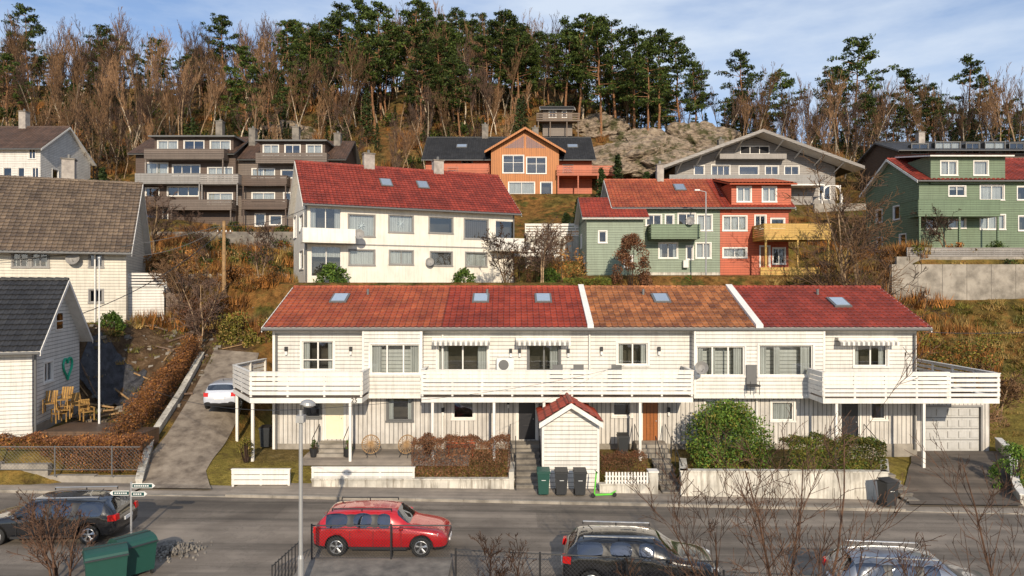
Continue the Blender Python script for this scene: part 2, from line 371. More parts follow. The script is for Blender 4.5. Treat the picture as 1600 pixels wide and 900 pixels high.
def dish(g,c,r=.35):
    m=g.p('satellite_dish'); m.lathe(c,(-.2,-1,.3),[(0,0),(r*.5,.03),(r,.12)],'greyp',16); m.beam(c,(c[0],c[1]+.3,c[2]),.03,'steel'); m.beam((c[0],c[1]-.02,c[2]-r*.6),(c[0],c[1]-.35,c[2]),.015,'steel')
# ---------------------------------------------------------------- terrain
YS=[-40,14,20,30,34,43,48,54,60,70,80,90,100,115,130,150,220,600,3000]
CX=[-60,-25,-16,-10,5,17,26,60]
CT=[[.4,.5,.5,.7,2.5,6,8,10,13,18,20.5,24,29,38,46,50,44,30,0],
[.2,.2,.2,.4,1.9,5.0,6.7,8.5,10.5,13.5,15.8,20.5,28,38,47,51,45,30,0],
[.1,.1,.1,.3,1.5,4.2,6.5,9,10,13.2,15.8,21,29,40,49,53,46,30,0],
[.1,.1,.1,.3,.9,.9,5,9.2,10,13.5,17,22,29.5,40,49,53,46,30,0],
[0,0,0,.2,.9,.9,5,9,10,13.5,18,22,29,38,46,50,44,30,0],
[-.2,-.2,-.2,0,.9,.9,4.6,9,10.3,13.5,18,22,28,35.5,42,45,41,30,0],
[-.3,-.3,-.3,-.1,.4,1.4,4.2,8.5,11,13.5,18,21,26,32,37,40,38,28,0],
[-.6,-.6,-.6,-.5,.5,2.6,5.5,9,12,16,20,23,27,30,34,36,34,26,0]]
PADS=[]
def sm(t): t=min(max(t,0),1); return t*t*(3-2*t)
def base(x,y):
    x2=min(max(x,-60),60)
    for i in range(len(CX)-1):
        if x2<=CX[i+1]: break
    a=(x2-CX[i])/(CX[i+1]-CX[i]); y2=min(max(y,YS[0]),2999)
    for j in range(len(YS)-1):
        if y2<=YS[j+1]: break
    b=(y2-YS[j])/(YS[j+1]-YS[j])
    z=(CT[i][j]*(1-b)+CT[i][j+1]*b)*(1-a)+(CT[i+1][j]*(1-b)+CT[i+1][j+1]*b)*a
    k=sm((y-88)/40)
    z+=noise.noise(Vector((x*.35,y*.35,0)))*.25*sm((y-43)/6)+k*(noise.noise(Vector((x*.05,y*.06,3)))*5+noise.noise(Vector((x*.15,y*.15,5)))*1.6)
    return z
def zroad(x): return -.012*max(-80,min(80,x))
def zt(x,y):
    z=base(x,y)
    for (x0,x1,y0,y1,pz,bl) in PADS:
        dx=max(x0-x,0,x-x1);dy=max(y0-y,0,y-y1);d=math.hypot(dx,dy)
        if d<bl: w=sm(1-d/bl); z=z*(1-w)+pz*w
    w=sm((30.6-y)/1.0)
    return z*(1-w)+(zroad(x)-.07)*w
PADS+= [(-13.2,17.5,33,42.8,.88,2.2),(18.5,25.5,32.5,42,.5,1.8),(-32,-22,30.5,40,1.9,3),(-45,-26,41,56,6.6,3),(-21,4,49.5,66,9.3,3),(6,27,53,66,9.9,3),(33,60,56,72,12,3),
(-45,-19.5,78,92,15.9,3),(-11,14,85,99,20.6,4),(16,42,80,94,18.6,4),(48,80,82,95,21,4),(-72,-50,72,88,20.4,3),(2,8.5,58,66,11.2,2)]
def terrain():
    ys=[-40+6*i for i in range(9)]+[14+.7*i for i in range(125)]+[101.5+2.2*i for i in range(50)]+[220,260,330,450,700,1200,2000,3000]
    xs=[-3000,-1500,-700,-350,-220]+[-180+6*i for i in range(18)]+[-72+.7*i for i in range(206)]+[73+6*i for i in range(18)]+[190,240,350,700,1500,3000]
    v=[(x,y,zt(x,y)) for y in ys for x in xs]; nx=len(xs)
    f=[(j*nx+i,j*nx+i+1,(j+1)*nx+i+1,(j+1)*nx+i) for j in range(len(ys)-1) for i in range(nx-1)]
    me=bpy.data.meshes.new('ground'); me.from_pydata(v,[],f); me.polygons.foreach_set('use_smooth',[True]*len(f))
    at=me.attributes.new('lawn','FLOAT','POINT'); at2=me.attributes.new('soil','FLOAT','POINT')
    for i,(x,y,z) in enumerate(v):
        lw=1.0 if y<44 and x>-14.5 and x<60 else 0.0
        if 55<y<72: lw=.4
        if 28<y<41 and x<-17: lw=.5
        so=0.0
        if -27<x<-17 and 35<y<47: so=1.0
        if -13<x<18 and 31.5<y<34.5: so=.55
        if 95<y<135: so=.25
        at.data[i].value=lw; at2.data[i].value=so
    m,n,l,b=mk('hillside_ground'); oc=coord(n)
    a=n.new('ShaderNodeAttribute');a.attribute_name='lawn'; s=n.new('ShaderNodeAttribute'); s.attribute_name='soil'
    f1=nz(n,l,.16,9,oc,.7); f2=nz(n,l,1.3,8,oc,.75); f3=nz(n,l,9,5,oc)
    wild=ramp(n,l,f1,[(.36,(.05,.048,.012)),(.45,(.16,.11,.03)),(.53,(.25,.12,.036)),(.6,(.08,.075,.017)),(.72,(.22,.15,.055))])
    wild=mixc(n,l,1.0,wild,ramp(n,l,f2,[(.35,.25),(.65,1.25)]),'MULTIPLY')
    lawn=ramp(n,l,f2,[(.3,(.1,.065,.028)),(.46,(.17,.135,.032)),(.6,(.26,.2,.05)),(.74,(.13,.13,.025))])
    soil=ramp(n,l,f2,[(.35,(.045,.027,.016)),(.55,(.12,.075,.042)),(.7,(.22,.16,.105))])
    c=mixc(n,l,a.outputs['Fac'],wild,lawn); c=mixc(n,l,s.outputs['Fac'],c,soil); c=mixc(n,l,.35,c,f3,'OVERLAY')
    l.new(c,b.inputs['Base Color']); b.inputs['Roughness'].default_value=.95; b.inputs['Specular IOR Level'].default_value=.1
    bump(n,l,b,mth(n,l,'ADD',f2,f3),.25,.7)
    me.materials.append(m); me.update(); link(bpy.data.objects.new('ground',me))
terrain()
# road, pavement, drives
def asph(name,ca,cb,sc_=.35,tracks=False):
    m,n,l,b=mk(name); oc=coord(n); f=nz(n,l,sc_,7,oc,.65); mp=n.new('ShaderNodeMapping'); mp.inputs['Scale'].default_value=(.05,1.3,1); l.new(oc,mp.inputs[0])
    f2=nz(n,l,1.0,5,mp.outputs[0]); g=nz(n,l,60,2,oc)
    c=ramp(n,l,f,[(.32,ca),(.68,cb)]); c=mixc(n,l,.8,c,ramp(n,l,f2,[(.36,.5),(.6,1.35)]),'MULTIPLY'); c=mixc(n,l,.3,c,g,'OVERLAY')
    if tracks:   # tar repairs and hairline cracks
        mp2=n.new('ShaderNodeMapping'); mp2.inputs['Scale'].default_value=(.11,.42,1); l.new(oc,mp2.inputs[0]); v=n.new('ShaderNodeTexVoronoi'); v.distance='CHEBYCHEV'; v.inputs['Scale'].default_value=1.0; v.inputs['Randomness'].default_value=.8; l.new(mp2.outputs[0],v.inputs['Vector'])
        sp=n.new('ShaderNodeSeparateColor'); l.new(v.outputs['Color'],sp.inputs[0]); pt=mth(n,l,'GREATER_THAN',sp.outputs[0],.72); c=mixc(n,l,1.0,c,mth(n,l,'MULTIPLY_ADD',pt,-.18,1.0),'MULTIPLY')
        wv=n.new('ShaderNodeTexNoise'); wv.inputs['Scale'].default_value=.35; wv.inputs['Detail'].default_value=8; wv.inputs['Roughness'].default_value=.75; l.new(oc,wv.inputs['Vector'])
        cr=mth(n,l,'LESS_THAN',mth(n,l,'ABSOLUTE',mth(n,l,'SUBTRACT',wv.outputs['Fac'],.5)),.004); c=mixc(n,l,1.0,c,mth(n,l,'MULTIPLY_ADD',cr,-.35,1.0),'MULTIPLY')
    l.new(c,b.inputs['Base Color']); b.inputs['Roughness'].default_value=.85; bump(n,l,b,g,.01,.5); return m
M['asph']=asph('asphalt',(.11,.09,.072),(.22,.185,.15),tracks=True); M['pave']=asph('pavement_asphalt',(.17,.145,.12),(.28,.235,.19),.8); M['gravel']=noisem('gravel_track',(.09,.068,.052),(.21,.17,.13),1.5,cc=(.3,.25,.195))
M['dasph']=asph('drive_asphalt',(.07,.057,.046),(.13,.105,.085),.8)
kerb=lambda x:28.2-.03*max(-40,min(40,x))
xs=[-400,-150,-80]+[-60+2*i for i in range(61)]+[80,150,400]
m=Mesh()
for a,b in zip(xs,xs[1:]): m.poly([(a,15,zroad(a)),(b,15,zroad(b)),(b,kerb(b),zroad(b)),(a,kerb(a),zroad(a))],'asph')
single('road',m)
m=Mesh(); kb=Mesh()
for a,b in zip(xs,xs[1:]):
    h=.11 if (b<=-16 or a>=-12) and not (a>=16 and b<=22) else .03
    za,zb=zroad(a)+h,zroad(b)+h; ka,kb_=kerb(a),kerb(b)
    m.poly([(a,ka+.14,za),(b,kb_+.14,zb),(b,kb_+1.9,zb+.02),(a,ka+1.9,za+.02)],'pave')
    kb.obx((a,ka,za-.2),(b-a-.01,kb_-ka,zb-za),(0,.138,0),(0,0,.205),'conc')
single('pavement',m); single('kerb',kb)
def strip(name,pts,mat,off=.06,cross=5):
    m=Mesh(); P=[]
    for (a,b) in zip(pts,pts[1:]):
        k=max(2,int(math.hypot(b[0]-a[0],b[1]-a[1])/.5))
        for i in range(k): t=i/k; P.append([a[q]*(1-t)+b[q]*t for q in range(len(a))])
    P.append(list(pts[-1])); rows=[]
    for p in P:
        x0,y,x1,y1=p; rows.append([(x0+(x1-x0)*c/cross,y+(y1-y)*c/cross) for c in range(cross+1)])
    for r0,r1 in zip(rows,rows[1:]):
        for c in range(cross):
            q=[r0[c],r0[c+1],r1[c+1],r1[c]]; m.poly([(x,y,max(zt(x,y)+off,(zroad(x)+.14 if y<30.2 else -9))) for x,y in q],mat)
    o=single(name,m,smooth=True); return o
strip('driveway',[(-16.4,29.3,-12.9,29.3),(-17.0,31,-13.9,31),(-17.2,34,-14.3,34),(-17.9,38,-15.0,38),(-19.2,44,-16.3,44)],'gravel',.05)
strip('garage_driveway',[(16.5,28.3,21.2,28.3),(17.2,30,22,30),(19,32.5,23.6,32.5),(20.4,34.9,25,34.9)],'dasph',.06,cross=8)
strip('garden_path',[(-9.9,31.6,-2,31.6),(-9.9,33.8,-2,33.8)],'pave',.045)
strip('garden_path',[(-.2,30.3,1.3,30.3),(-.2,33.8,1.3,33.8)],'pave',.05)
# ---------------------------------------------------------------- ROW HOUSE
g=G('terraced_house',(-11.85,34,.9)); L=32.0;D=8.4
A=meas(g,(0,0),(L,0))
up=[A(472,521,533,578,n=2,cur=1,hbar=.35),A(684,762,538,579,n=2,cur=1),A(826,874,535,579,n=2,cur=5,fm='zinc'),A(965,1012,536,570,n=2,cur=1),A(1335,1386,538,572,n=2,cur=1)]
lo=[A(478,500,618,652,n=1,cur=4,fm='zinc'),A(507,538,620,686,kind='door',dm='doorc',n=2),A(606,644,620,657,n=1,cur=1,fm='zinc'),A(708,740,621,654,n=1,cur=4),A(809,838,622,687,kind='door',dm='doorb'),
A(958,986,625,650,n=1,cur=4),A(1003,1030,625,690,kind='door',dm='doorw'),A(1102,1134,626,651,n=1,cur=2),A(1206,1240,628,657,n=1,cur=2),A(1314,1343,628,692,kind='door',dm='doorb'),A(1361,1384,628,655,n=1,cur=1)]
wall(g,(0,0),(L,0),-1,2.72,lo,'white_v'); wall(g,(0,0),(L,0),2.72,6.1,up,'white_h')
segs=[(-.35,8.4,'t1'),(8.4,15.55,'t2'),(15.85,23.8,'t3'),(24.15,L+.45,'t4')]
gable_house(g,L,D,6.1,7.85,'white_h','t1',segs=segs,front_wall=False,zb=-1,oh=.55)
t=g.t
for x in (15.55,23.8): g.p('roof_party_wall').obx((x,-.6,6.1-.6*t+.1),(.3 if x<20 else .35,0,0),(0,D/2+.6,(D/2+.6)*t),(0,0,.26),'white')
for px in (528,752,851,1038,1314): skylight(g,S(px,36)-g.loc.x-.4,2.2 if px!=1314 else 1.7,.7,.95)
for x in (4.0,10.5,19.0,28.5): g.p('roof_vents').beam((x,3.2,7.4),(x,3.2,7.95),.07,'zinc',8,cap=True)
for p0,p1,ops in ((570,662,[(579,660,538,584,dict(n=3,cur=1))]),(1080,1281,[(1080,1163,541,587,dict(n=3,cur=6)),(1186,1270,539,587,dict(n=1,cur=6))])):
    u0,u1=A.U(p0),A.U(p1); B=meas(g,(u0,-.55),(u1,-.55)); oo=[]
    for o in ops:
        q=list(B(*o[:4],**o[4])); q[0]=max(q[0],.12); q[1]=min(q[1],u1-u0-.12); oo.append(tuple(q))
    wall(g,(u0,-.55),(u1,-.55),2.72,5.95,oo,'white_h'); wall(g,(u0,0),(u0,-.55),2.72,6.0,[],'white_h'); wall(g,(u1,-.55),(u1,0),2.72,6.0,[],'white_h')
    g.p('bays').box(u0-.02,u1+.02,-.6,-.002,2.6,2.72,'white')
    for uu in (u0-.01,u1-.09): g.p('bays').box(uu,uu+.1,-.575,-.552,2.73,5.95,'white')
w=g.p('trim')
w.box(-.03,L+.03,-.03,0,2.64,2.76,'white'); w.box(-.06,.06,-.06,.0,-.8,6.0,'white')
for x in (8.4,15.7,24.0): w.beam((x,-.1,0),(x,-.1,5.7),.05,'white',8)
w.beam((.15,-.1,0),(.15,-.1,5.7),.05,'zinc',8); w.beam((L-.15,-.1,0),(L-.15,-.1,5.7),.05,'zinc',8)
w.box(0,L,-.05,-.002,-.8,.25,'conc')
X=lambda px,d:S(px,d)-g.loc.x
def deck(poly,z0,z1,mat='white'):
    m=g.p('balcony_deck'); m.poly([(x,y,z1) for x,y in poly],'wood'); m.poly([(x,y,z0) for x,y in reversed(poly)],'white')
    for i in range(len(poly)):
        a=poly[i];b=poly[(i+1)%len(poly)]; m.poly([(a[0],a[1],z0),(b[0],b[1],z0),(b[0],b[1],z1),(a[0],a[1],z1)],mat)
zd=2.86
lb=[(-.4,-2.1),(X(568,32.2),-2.1),(X(568,32.2),-.01),(-.02,-.01),(-.02,4),(-1.9,4),(-2.4,.9)]
deck(lb,zd-.24,zd); rail(g,(-2.4,.9),(-.4,-2.1),3.0,4.05,gap=.05); rail(g,(-.4,-2.1),(X(568,32.2),-2.1),3.0,4.05,gap=.05); rail(g,(-1.9,4),(-2.4,.9),3.0,4.05,gap=.05); rail(g,(X(568,32.2),-2.1),(X(568,32.2),-.6),3.0,4.05)
x0,x1=X(659,32.2),X(1082,32.2); deck([(x0,-1.9),(x1,-1.9),(x1,-.01),(x0,-.01)],zd-.24,zd); rail(g,(x0,-1.9),(x1,-1.9),3.0,4.1,n=6,gap=.045); rail(g,(x0,-.02),(x0,-1.9),3.0,4.1); rail(g,(x1,-1.9),(x1,-.02),3.0,4.1)
x0,x1,x2=X(1283,32),X(1483,31.8),X(1562,31.8); deck([(x0,-2.2),(x2,-2.2),(x2,4.5),(L+.01,4.5),(L+.01,-.01),(x0,-.01)],zd-.24,zd)
rail(g,(x0,-2.2),(x1,-2.2),2.95,4.05,n=6,gap=.045); rail(g,(x1,-2.2),(x2,-2.2),2.95,4.0,n=5,gap=.09); rail(g,(x2,-2.2),(x2,4.5),2.95,4.0,n=5,gap=.09); rail(g,(x0,-.6),(x0,-2.2),2.95,4.05)
ps=g.p('balcony_posts')
for x,y in ((-2.2,.9),(-.3,-2.0),(X(549,32.2),-2.0),(X(676,32.2),-1.8),(X(772,32.2),-1.8),(X(850,32.2),-1.8),(X(1000,32.2),-1.8),(X(1305,32),-2.1),(X(1441,32),-2.1)):
    ps.box(x-.06,x+.06,y-.06,y+.06,-.7,zd-.24,'white')
aw=g.p('awnings')
for p0,p1 in ((675,766),(806,892),(1311,1403)):
    a,b=X(p0,33.6),X(p1,33.6); n=int((b-a)/.12)
    aw.box(a,b,-.35,-.03,5.42,5.55,'white')
    for i in range(n):
        xx=a+(b-a)*i/n; aw.obx((xx,-.05,5.5),((b-a)/n,0,0),(0,-.5,-.16),(0,0,.015),'white' if i%2 else 'curtain'); aw.box(xx+.005,xx+(b-a)/n-.005,-.56,-.55,5.18,5.34,'white' if i%2 else 'greyp')
lm=g.p('wall_lamps')
for px,py in ((447,545),(548,545),(798,548),(812,548),(888,548),(1030,545),(940,545),(692,640),(1045,640),(794,628)):
    x=X(px,33.9); z=Z(py,33.9)-.9; lm.box(x-.07,x+.07,-.16,-.01,z-.12,z+.1,'black'); lm.box(x-.05,x+.05,-.14,-.03,z-.3,z-.12,'lampw')
hp=g.p('heat_pump'); hp.box(X(776,33.7),X(803,33.7),-.42,-.06,3.9,4.55,'lampw'); hp.lathe((X(787,33.7),-.43,4.22),(0,-1,0),[(.25,0),(.23,.02),(0,.02)],'zinc',20)
st=g.p('door_steps')
for px,w2 in ((522,1.5),(823,1.6),(1016,1.5),(1329,1.4)):
    x=X(px,33.5)
    for i in range(3): st.box(x-w2/2,x+w2/2,-1.0-.3*i,-.05-(.95+.3*(i-1) if i else 0),-.3,.42-.15*i,'conc')
    for sx in (-w2/2,w2/2):
        st.beam((x+sx,-1.6,0),(x+sx,-1.6,.85),.02,'black'); st.beam((x+sx,-.4,.4),(x+sx,-.4,1.3),.02,'black'); st.beam((x+sx,-1.6,.85),(x+sx,-.4,1.3),.02,'black')
gx0=X(1441,35);gx1=X(1537,35)
wall(g,(gx0-.6,1),(gx1+.3,1),-.9,2.6,[(.75,.75+2.85,-.38,1.9,dict(kind='garage',fm='greyp'))],'white_v'); wall(g,(gx1+.3,1),(gx1+.3,7),-.9,2.6,[],'white_v'); g.p('walls').poly([(L,1,2.6),(gx1+.3,1,2.6),(gx1+.3,7,2.6),(L,7,2.6)],'white')
bf=g.p('balcony_chairs')
for px in (872,905,1178,965):
    x=X(px,33); bf.box(x-.25,x+.25,-1.2,-.7,3.25,3.32,'black'); bf.box(x-.25,x+.25,-.7,-.63,3.3,4.25,'zinc'); 
    for a in (-.22,.22): bf.beam((x+a,-1.15,2.87),(x+a,-1.15,3.5),.02,'black'); bf.beam((x+a,-.66,2.87),(x+a,-.66,3.3),.02,'black')
dish(g,(X(1097,32.7),-1.2,4.15),.32)
def text(g,body,size,loc,mat,rx=90):
    c=bpy.data.curves.new('house_number','FONT'); c.body=body; c.size=size; c.extrude=.01; c.materials.append(M[mat]); o=bpy.data.objects.new('house_number',c); o.location=loc; o.rotation_euler=(math.radians(rx),0,0); g.extra.append(o)
text(g,'25',.3,(X(551,32.2),-2.14,2.66),'black')
g.done()
# ---------------------------------------------------------------- neighbouring houses
rot=math.radians(24); g=G('white_apartment_house',(S(480,52),52,9.4),rot); L,D=17.3,9
A=meas(g,(0,0),(L,0)); 
ops=[A(545,585,336,369,n=1,cur=2,fm='greyp'),A(608,645,337,363,n=1,cur=2,fm='greyp'),A(671,707,340,364,n=1,cur=0,fm='greyp'),A(726,762,343,373,n=1,cur=3,fm='greyp'),
A(546,585,391,414,n=1,cur=2,fm='greyp'),A(609,645,392,413,n=2,cur=2,fm='greyp'),A(673,706,394,415,n=1,cur=3,fm='greyp'),A(728,760,395,416,n=1,cur=2,fm='greyp'),
A(484,533,325,372,n=2,cur=1,trim=0),A(486,533,385,432,n=2,cur=4,trim=0),A(774,803,345,384,n=1,cur=0,trim=0)]
Bm=meas(g,(0,D),(0,0))
gable_house(g,L,D,6.15,9.7,'white2','t4',front=ops,left=[Bm(457,463,340,372,n=1),Bm(468,474,392,420,n=1),Bm(468,474,336,360,n=1)],oh=.6,cw=.34,ns=4)
P,_=PF((0,0),(L,0))
for o in (ops[0],ops[1]):   # paper advent stars hanging in the windows
    uc=(o[0]+o[1])/2; zc=(o[2]+o[3])/2
    for k in range(4):
        a=math.pi*k/4; du,dz=.3*math.cos(a),.3*math.sin(a); g.p('paper_star').beam(P(uc-du,-.12,zc-dz),P(uc+du,-.12,zc+dz),.03,'lampw',4)
for px in (617,675): skylight(g,S(px,58)-g.loc.x+ (.6),2.0,.8,1.0)
for px,zz in ((576,10.9),(684,10.8)):
    k=(px-800)/F; xx=(k*(g.loc.y+D/2*math.cos(rot))-g.loc.x+D/2*math.sin(rot))/(math.cos(rot)-k*math.sin(rot)); chimney(g,xx,D/2,8.6,zz,.9,.7)
m=g.p('balcony')
for x0,x1,z in ((-.5,3.4,2.9),(L-2.4,L+.35,2.6)):
    m.box(x0,x1,-1.3,-.01,z,z+.15,'white2'); m.box(x0,x1,-1.3,-1.22,z+.15,z+1.1,'white'); m.box(x0,x0+.08,-1.22,-.01,z+.15,z+1.1,'white'); m.box(x1-.08,x1,-1.22,-.01,z+.15,z+1.1,'white')
m.box(0,L,-.04,-.002,2.85,2.95,'greyp')
dish(g,(3.7,-1.2,3.6),.4); dish(g,(L+.5,-1.3,3.0),.4); dish(g,(9.6,-.3,1.6),.35)
for x in (-.1,L-.1): g.p('downpipe').beam((x,-.1,0),(x,-.1,6),.06,'zinc',8)
g.done()
rot=math.radians(22); c,s_=math.cos(rot),math.sin(rot); L,D=14,10.5
g=G('white_wooden_house',(S(197,46)-L*c,46-L*s_,6.6),rot); A=meas(g,(0,0),(L,0)); Bm=meas(g,(L,0),(L,D))
gable_house(g,L,D,5.1,9.9,'cream','t5',front=[A(20,44,393,417,n=2,cur=1,fm='greyp'),A(50,75,393,417,n=2,cur=1,fm='greyp'),A(140,160,394,417,n=1,fm='greyp'),A(140,160,453,472,n=2,fm='greyp'),A(20,44,455,478,n=1)],right=[],oh=.7)
chimney(g,9.6,D/2+.5,8.9,11.6,.8,.7)
dish(g,(11.0,-.3,4.2),.42); g.p('downpipe').beam((12.2,-.1,0),(12.2,-.1,4.8),.05,'white',8)
g.p('porch').box(L,L+2.2,1,5,-.5,2.4,'white_h'); rail(g,(L+.0,.9),(L+2.4,.9),2.4,3.3,part='porch_railing',gap=.08); 
for i in range(9): g.p('porch_stairs').box(L+2.3+.28*i,L+2.6+.28*i,1.2,2.2,-1.5,2.2-.25*i,'wood')
g.done()
cx,cy=S(50,32.2),32.2; fx,fy=S(124,38.6),38.6; D=math.hypot(fx-cx,fy-cy); rot=math.atan2(-(fx-cx),fy-cy); L=12; c,s_=math.cos(rot),math.sin(rot)
g=G('white_gable_house',(cx-L*c,cy-L*s_,2.0),rot); Bm=meas(g,(L,0),(L,D))
gable_house(g,L,D,4.25,7.15,'white_h','t6',right=[Bm(69,82,566,596,n=2,cur=1)],front=[(L-3.4,L-2.3,1.2,2.4,dict(n=2,cur=1)),(L-6,L-5,1.2,2.4,dict(n=1,cur=1))],oh=.55,og=.5,ns=6)
P,_=PF((L,0),(L,D)); pob(g.p('foundation'),P,0,D,0,.04,-1.5,.35,'conc')
q=Bm(86,97,487,516,n=2,cur=1); u0,u1,z0,z1=q[:4]
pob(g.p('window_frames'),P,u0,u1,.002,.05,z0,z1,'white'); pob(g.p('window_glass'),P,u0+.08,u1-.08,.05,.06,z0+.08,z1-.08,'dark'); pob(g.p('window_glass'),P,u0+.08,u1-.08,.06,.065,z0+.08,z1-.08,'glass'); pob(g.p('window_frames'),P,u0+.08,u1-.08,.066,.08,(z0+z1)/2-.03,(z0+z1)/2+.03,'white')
uc=Bm.U(104); zc=Z(574,36.5)-2.0; hs=[]
for i in range(33):
    a=2*math.pi*i/32; hx=16*math.sin(a)**3; hz=13*math.cos(a)-5*math.cos(2*a)-2*math.cos(3*a)-math.cos(4*a); hs.append(P(uc+hx*.042,.06,zc+hz*.04))
for a,b in zip(hs,hs[1:]): g.p('heart_ornament').beam(a,b,.06,'teal',5)
g.p('downpipe').beam(P(.1,.1,-.5),P(.1,.1,4.1),.05,'zinc',8)
g.done()
g=G('white_hillside_house',(S(-60,76),76,20.3),math.radians(0)); 
L,D=S(80,76)-S(-60,76)-1.2,9; A=meas(g,(0,0),(L,0)); 
gable_house(g,L,D,4.2,7.4,'white_h','t7',front=[A(5,18,262,280,n=1),A(28,38,262,280,n=1),A(50,60,262,280,n=2),A(45,55,232,248,n=2)],right=[(2,3,1,2.2,dict(n=1)),(5,6,1,2.2,dict(n=1))],detail=True,cw=.4,ns=3)
chimney(g,L-5,D/2,6.5,9.3,.8,.8); g.done()
# brown terraced apartment block
d0=80
g=G('brown_terraced_apartments',(S(212,d0),d0,16.0)); L=S(532,d0)-S(212,d0); A=meas(g,(0,0),(L,0)); D=9; xm=A.U(368)
ops=[A(228,262,255,273,n=2,cur=2),A(270,312,258,274,n=3),A(325,363,262,287,n=3,cur=2),A(228,248,294,308,n=1),A(262,310,292,306,n=3),A(325,363,302,318,n=2,cur=2),A(255,262,325,352,kind='door'),
A(390,425,262,276,n=2,cur=2),A(436,458,264,276,n=1),A(470,500,266,280,n=2),A(390,425,300,312,n=2,cur=2),A(395,410,333,352,n=1),A(440,460,300,313,n=2),A(418,436,336,350,n=1)]
ze1,ze2=8.6,8.1
wall(g,(0,0),(xm,0),-2,ze1,[o for o in ops if o[1]<xm],'brown','white'); wall(g,(xm,.8),(L,.8),-2,ze2,[(o[0]-xm,o[1]-xm,o[2],o[3],o[4]) for o in ops if o[0]>xm],'brownl','white')
wall(g,(L,.8),(L,D),-2,ze2,[],'brown'); wall(g,(0,D),(0,0),-2,ze1,[],'brown'); wall(g,(xm,0),(xm,.8),-2,ze1,[],'brown'); wall(g,(L,D),(0,D),-2,ze2,[],'brown')
for x0,x1,y0,ze in ((-.6,xm+.1,-.7,ze1-.1),(xm+.1,L+.6,.1,ze2-.1)):
    slope(g,(x0,y0,ze),(x1-x0,0,0),(0,D/2+.5-y0,3.2),'t7',True,None,cw=.45,ns=3); slope(g,(x1,D+.6,ze),(x0-x1,0,0),(0,-(D/2+.1),3.2),'t7',False,None)
g.p('gables').poly([(0,0,ze1),(0,D,ze1),(0,D/2+.5,11.6)],'brown'); g.p('gables').poly([(L,.8,ze2),(L,D,ze2),(L,D/2+.5,11.1)],'brown')
for p0,p1,zz in ((238,362,10.6),(404,506,10.1)):
    a,b=A.U(p0),A.U(p1); m=g.p('dormer'); m.box(a-.4,b+.4,-.2,4.5,zz,zz+.16,'zinc')
    wall(g,(a,.5),(b,.5),zz-2.2,zz,[(.4+i*(b-a)/3,.4+i*(b-a)/3+(b-a)/3-.8,zz-1.6,zz-.35,dict(n=2,cur=2 if i!=1 else 0)) for i in range(3)],'brown'); wall(g,(b,.5),(b,4),zz-2.2,zz,[],'brown'); wall(g,(a,4),(a,.5),zz-2.2,zz,[],'brown')
for a,b,z,mt in ((236,358,Z(250,79),'brownl'),(222,322,Z(287,78.5),'greyp'),(322,380,Z(288,78.5),'grey'),(218,275,Z(322,78),'brown'),(275,370,Z(328,78.5),'brownl'),(402,512,Z(256,80),'brownl'),(380,450,Z(290,79.5),'brown'),(380,450,Z(327,79.5),'brown')):
    a,b=A.U(a),A.U(b); z-=16; y=-1.5 if b<=xm+1 else -.5
    g.p('balcony_deck').box(a,b,y,y+1.5 if b<=xm+1 else .79,z,z+.15,mt); rail(g,(a,y),(b,y),z+.15,z+1.15,mt,n=4,posts=2); rail(g,(b,y),(b,y+1.3),z+.15,z+1.15,mt,n=4,posts=2)
    for x in (a+.1,b-.2): g.p('posts').box(x,x+.12,y+.05,y+.17,z-2.4,z,mt)
for px,z in ((312,13.3),(366,12.4),(437,12.6),(505,11.8)): chimney(g,A.U(px)+.7,4,9.5,z,.8,.8,'concd')
g.done()
# orange house
d0=87; g=G('orange_chalet_house',(S(665,d0),d0,20.6)); L=S(925,d0)-S(665,d0); A=meas(g,(0,0),(L,0)); D=10
gable_house(g,L,D,4.9,8.4,'rust','t6',front=[A(700,715,262,274,n=1),A(722,738,248,256,n=2),A(680,695,285,298,n=1),A(880,895,258,272,n=2),A(735,760,282,298,n=2)],oh=.8,fm='zinc',cw=.45,ns=3,left=[(3,4.5,2.5,3.8,dict(n=2))])
a,b=A.U(768),A.U(872); mid=(a+b)/2; y=-1.6; za=8.1; zee=5.6
B=meas(g,(a,y),(b,y)); m=g.p('gable_wing')
wall(g,(a,y),(b,y),-1,zee,[ (q[0],q[1],q[2],min(q[3],zee),q[4]) for q in (B(786,818,243,270,n=2,hbar=.6),B(823,853,246,271,n=2,hbar=.6),B(795,835,285,303,n=2,cur=2),B(845,862,285,305,n=1))],'orange')
m.poly([(a,y,zee),(b,y,zee),(mid,y,za)],'orange'); m.poly([(a+1.6,y-.03,zee+.2),(mid-.15,y-.03,zee+.2),(mid-.15,y-.03,za-.75)],'glass'); m.poly([(mid+.15,y-.03,zee+.2),(b-1.6,y-.03,zee+.2),(mid+.15,y-.03,za-.75)],'glass')
wall(g,(b,y),(b,0),-1,zee,[],'orange'); wall(g,(a,0),(a,y),-1,zee,[],'orange')
tt=(za-zee)/(mid-a)
m.obx((a-.8,y-.8,zee-.8*tt),(mid-a+.8,0,(mid-a+.8)*tt),(0,6.5,0),(0,0,.2),'t6'); m.obx((b+.8,y-.8,zee-.8*tt),(-(b-mid+.8),0,(b-mid+.8)*tt),(0,6.5,0),(0,0,.2),'t6')
m.obx((a-.8,y-.84,zee-.8*tt-.1),(mid-a+.8,0,(mid-a+.8)*tt),(0,.04,0),(0,0,.28),'orange'); m.obx((b+.8,y-.84,zee-.8*tt-.1),(-(b-mid+.8),0,(b-mid+.8)*tt),(0,.04,0),(0,0,.28),'orange')
